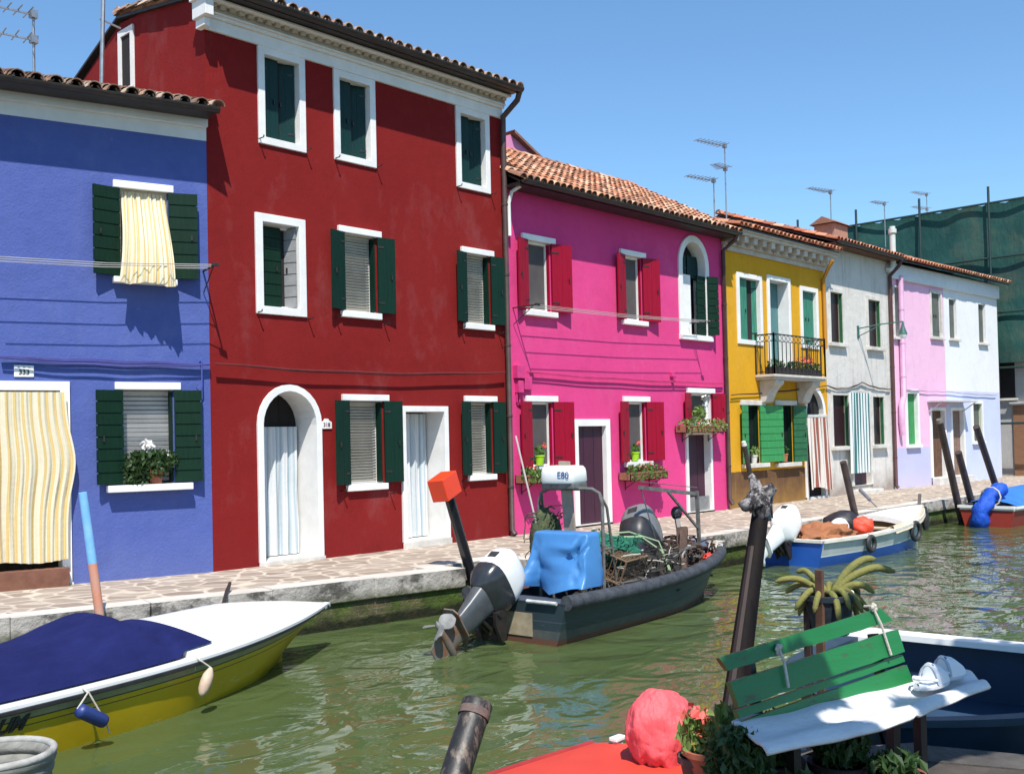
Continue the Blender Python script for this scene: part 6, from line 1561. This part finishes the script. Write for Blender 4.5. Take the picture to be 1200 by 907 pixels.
# ---------------- pots and plants by the bench
def pot(label,x,y,z,r,h,fol,n,fr,fsz,mat=TERRA,flowers=None,fn=40,fh=.0,seed=1,group=None,up=0.):
    t=thing('potted_plant',label,'plant',(x,y,z),0,group)
    MB().lathe((0,0,0),[(r*.68,0),(r*.95,h*.8),(r*1.08,h*.8),(r*1.1,h),(r*.95,h),(r*.9,h*.88)],22).build('pot',mat,t,smooth=True,angle=40)
    MB().lathe((0,0,0),[(r*.3,h*.8),(r*.9,h*.88)],18,0,None,True,True).build('soil',SOIL,t)
    f=MB(); foliage(f,(0,0,h+fr[2]*.8+up),fr,n,fsz,elong=2.,seed=seed)
    for k in range(9): a=k*.7; f.tube([(0,0,h*.8),(fr[0]*.4*math.cos(a),fr[1]*.4*math.sin(a),h+fr[2]*.8),(fr[0]*.8*math.cos(a),fr[1]*.8*math.sin(a),h+fr[2]*(1.2+.3*math.sin(k*2)))],.006,5)
    f.build('foliage',fol,t)
    if flowers: f=MB(); foliage(f,(0,0,h+fr[2]*1.1+fh),(fr[0]*.8,fr[1]*.8,fr[2]*.7),fn,.045,elong=1.1,hollow=0,seed=seed+5); f.build('flowers',flowers,t)
    return t
q=atd(832,876,5.0); pot('terracotta bowl with withered plants in front of the red flowers',q.x,q.y,max(.012,q.z-.13),.125,.13,pm('dry_leaves',(.42,.24,.08),(.3,.3,.06),.7,island=True),40,(.10,.10,.05),.05,seed=81)
q=atd(819,850,5.05); pot('pot of coral red flowers beside the pink wrapped motor',q.x,q.y,.012,.10,.17,LEAF2,170,(.12,.11,.12),.038,pm('brown_pot',(.12,.07,.05),None,.8),pm('coral_petals',(.66,.09,.075),(.72,.16,.13),.6,island=True),55,.03,seed=82)
q=atd(852,815,4.85); OLE=leafmat('oleander_leaves',(.08,.16,.03),(.16,.24,.07)); pot('tall leafy shrub in a pot at the left end of the bench',q.x,q.y,.012,.11,.16,OLE,190,(.09,.10,.17),.042,pm('dark_clay_pot',(.10,.05,.035),None,.85),seed=83)
q=atd(866,880,4.6); pot('low dark green herb pot under the left end of the bench',q.x,q.y,.012,.14,.16,LEAF3,700,(.15,.15,.15),.032,pm('dark_pot',(.04,.03,.028),None,.8),seed=84)
for i,(px,dp,label) in enumerate(((945,4.45,'brown terracotta pot in shadow under the middle of the bench'),(1048,4.75,'brown terracotta pot in shadow under the right half of the bench'))):
    q=atd(px,900,dp); pot(label,q.x,q.y,.012,.13,.16,LEAF3,160,(.13,.13,.05),.035,pm('shade_pot%d'%i,(.20,.08,.05),(.14,.06,.04),.85),seed=90+i,group='pots under the bench')
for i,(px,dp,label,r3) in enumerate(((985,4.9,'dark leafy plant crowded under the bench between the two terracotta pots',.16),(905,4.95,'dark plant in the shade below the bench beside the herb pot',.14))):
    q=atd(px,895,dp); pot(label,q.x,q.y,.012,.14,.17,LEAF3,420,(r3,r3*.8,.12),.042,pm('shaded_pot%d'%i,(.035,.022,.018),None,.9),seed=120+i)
# ---------------- round grey basket floating in the lower left corner
GW=pm('weathered_grey_basket_wood',(.23,.225,.20),(.13,.125,.11),.8,7,stretch=(.3,2,2),bump=.5,bsc=22)
pb=atz(-4,888,-.28)
t=thing('fish_basket','round grey ribbed fish basket floating in the lower left corner','basket',(pb.x,pb.y,ZW-.12))
prof=[(.27,0.)]
for k in range(41): q=k/40; prof.append((.27+.09*q+.010*abs(math.sin(q*math.pi*6)),.44*q))
inn=[]
for k in range(41): q=1-k/40; inn.append((.235+.09*q-.026*abs(math.sin(q*math.pi*5)),.44*q+.02*(1-q)))
MB().lathe((0,0,0),prof+inn,48,0,None,True,True).build('woven_side',GW,t,smooth=True,angle=60)
MB().tube([(.345*math.cos(a*.1309),.345*math.sin(a*.1309),.445) for a in range(49)],.026,10).build('rim',pm('pale_grey_rim',(.40,.39,.36),(.26,.25,.23),.8,9,bump=.5,bsc=40),t,smooth=True)

# ================================================================== cables and clothes lines on the facades
def line(pts,r=.012): 
    mb=MB(); mb.tube(pts,r,6); return mb
def sag(H,pa,pb,off,dz,n=14,da=None):
    a=H.u(*pa,off); b=H.u(*pb,off); out=[]
    for k in range(n+1):
        q=k/n; out.append(Vector((a.x+(b.x-a.x)*q,-off,a.z+(b.z-a.z)*q-dz*4*q*(1-q)+.008*math.sin(q*19))))
    return out
CB='cables strung along the house fronts'
mb=MB()
for r_,o_,dz in ((.016,.07,.02),(.012,.10,.06),(.010,.05,.0)): mb.tube(sag(BLUE,(0,417+o_*20),(246,427),o_,dz),r_,6)
solo(mb,'wall_cable',pm('blue_painted_cable',(.05,.05,.22),None,.6),'bundle of blue painted cables across the blue house front','cable',BLUE.f,CB,True)
mb=MB()
for r_,o_,dz in ((.012,.12,.07),(.010,.10,.10)): mb.tube(sag(RED,(252,426),(592,436),o_,dz),r_,6)
solo(mb,'wall_cable',pm('red_painted_cable',(.15,.02,.02),None,.6),'sagging cable pair across the red house front','cable',RED.f,CB,True)
mb=MB()
for r_,o_,dz in ((.014,.06,.03),(.010,.09,.05)): mb.tube(sag(PINK,(618,436),(848,449),o_,dz),r_,6)
solo(mb,'wall_cable',pm('pink_painted_cable',(.45,.03,.14),None,.6),'sagging pink painted cable across the pink house front','cable',PINK.f,CB,True)
mb=MB()
for r_,o_,dz in ((.012,.05,.02),(.009,.08,.04)): mb.tube(sag(YELH,(857,463),(968,452),o_,dz),r_,6)
solo(mb,'wall_cable',CABLE,'thin dark cable across the yellow house front','cable',YELH.f,CB,True)
mb=MB()
for r_,o_,dz in ((.014,.05,.12),(.011,.07,.16)): mb.tube(sag(GREY,(969,452),(1010,448),o_,dz)+sag(GREY,(1010,448),(1044,456),o_,dz*.4),r_,6)
solo(mb,'wall_cable',CABLE,'dark cables looping over the grey house doorway','cable',GREY.f,CB,True)
mb=MB(); mb.tube(sag(PPINK,(1056,456),(1110,459),.06,.02)+sag(PPINK,(1110,459),(1168,463),.06,.02),.014,6); solo(mb,'wall_cable',pm('lilac_cable',(.4,.3,.42),None,.6),'lilac painted cable along the pale pink and white house fronts','cable',FP,CB,True)
CLN='clothes lines on the house fronts'
def clothesline(H,label,pa,pb,offs_,end_px):
    t=thing('clothes_line',label,'clothes line',H.f.o+H.f.ex*H.u(*pb).x,H.f.a,CLN); bx_=H.u(*pb).x
    mb=MB()
    for o_,dy in offs_:
        a=H.u(pa[0],pa[1],0); b=H.u(pb[0],pb[1],0); mb.tube([(a.x-bx_,-o_,a.z+dy),((a.x+b.x)/2-bx_,-o_,(a.z+b.z)/2+dy-.03),(0,-o_,b.z+dy)],.006,5)
    mb.build('lines',WIRE,t)
    mb=MB()
    for p in end_px:
        e=H.u(*p); mb.beam((e.x-bx_,.0,e.z),(e.x-bx_,-.62,e.z),.02,.02); mb.tube([(e.x-bx_,-.01,e.z-.3),(e.x-bx_,-.5,e.z-.01)],.008,5); mb.box(e.x-bx_-.05,-.62,e.z-.02,e.x-bx_+.05,-.58,e.z+.02)
    mb.build('brackets',IRON,t)
clothesline(BLUE,'clothes line of three wires below the upper blue house window',(-20,309),(238,318),((.25,0),(.42,.0),(.58,.0)),((238,318),))
clothesline(PINK,'clothes line of three wires under the upper pink house windows',(601,361),(808,379),((.25,0),(.40,0),(.55,0)),((601,361),(808,379)))

# ================================================================== shade: an unseen tree added behind the camera as shadow caster
t=thing('added_shade_tree','unseen leafy tree added behind the camera to shade the bench and the navy boat','tree',(.2,-14.6,0))
mb=MB(); mb.tube([(0,0,0),(.05,.05,1.2),(.2,.3,2.4),(.6,.8,3.4),(1.2,1.5,4.2)],[.16,.13,.11,.08,.03],10); mb.tube([(.2,.3,2.4),(.9,.7,3.2),(1.9,1.2,4.0)],[.07,.05,.02],8); mb.tube([(.05,.05,2.),(-.5,.2,3.2),(-1,.5,4.2)],[.07,.05,.02],8)
mb.build('trunk',WOODB,t,smooth=True)
def shade_at(px,py,z,h):     # where a leaf clump must hang for its shadow to fall there
    p=atz(px,py,z); return p-SUN*(h/-SUN.z)-t.location
f=MB()
for i,(px,py,z,h,r_) in enumerate(((895,862,.43,3.6,.26),(950,856,.43,3.7,.22),(895,828,.52,3.5,.20),(930,838,.48,3.5,.16),(1000,862,.40,3.8,.13),(1085,822,.43,3.9,.12),(1120,800,.43,3.9,.13),(1145,850,-.05,4.0,.28),(1110,870,.0,3.9,.22),(1190,850,0,4.0,.3))):
    c=shade_at(px,py,z,h); foliage(f,c,(r_,r_,r_*.8),int(1500*r_),.11,hollow=0,seed=200+i)
for i,(px,py,r_) in enumerate(((880,826,.16),(915,815,.15),(950,808,.13),(885,843,.16))):
    q=onback(px,py); w_=FB.o+FB.ex*q.x+FB.ey*q.y; w_.z=q.z; foliage(f,w_-SUN*(3.5/-SUN.z)-t.location,(r_,r_,r_*.8),int(1500*r_),.11,hollow=0,seed=240+i)
for i in range(18):
    w_=B5.w((.25+.5*(i%6),-.15+.5*(i//6),.30)); foliage(f,w_-SUN*(5.0/-SUN.z)-t.location,(.36,.36,.25),330,.12,hollow=0,seed=270+i)
for i in range(16):
    c=Vector((rnd.uniform(-1.8,.6),rnd.uniform(-1.8,-.3),rnd.uniform(4.0,5.4))); foliage(f,c,(.6,.6,.45),150,.11,seed=300+i)
f.build('crown',LEAF3,t)
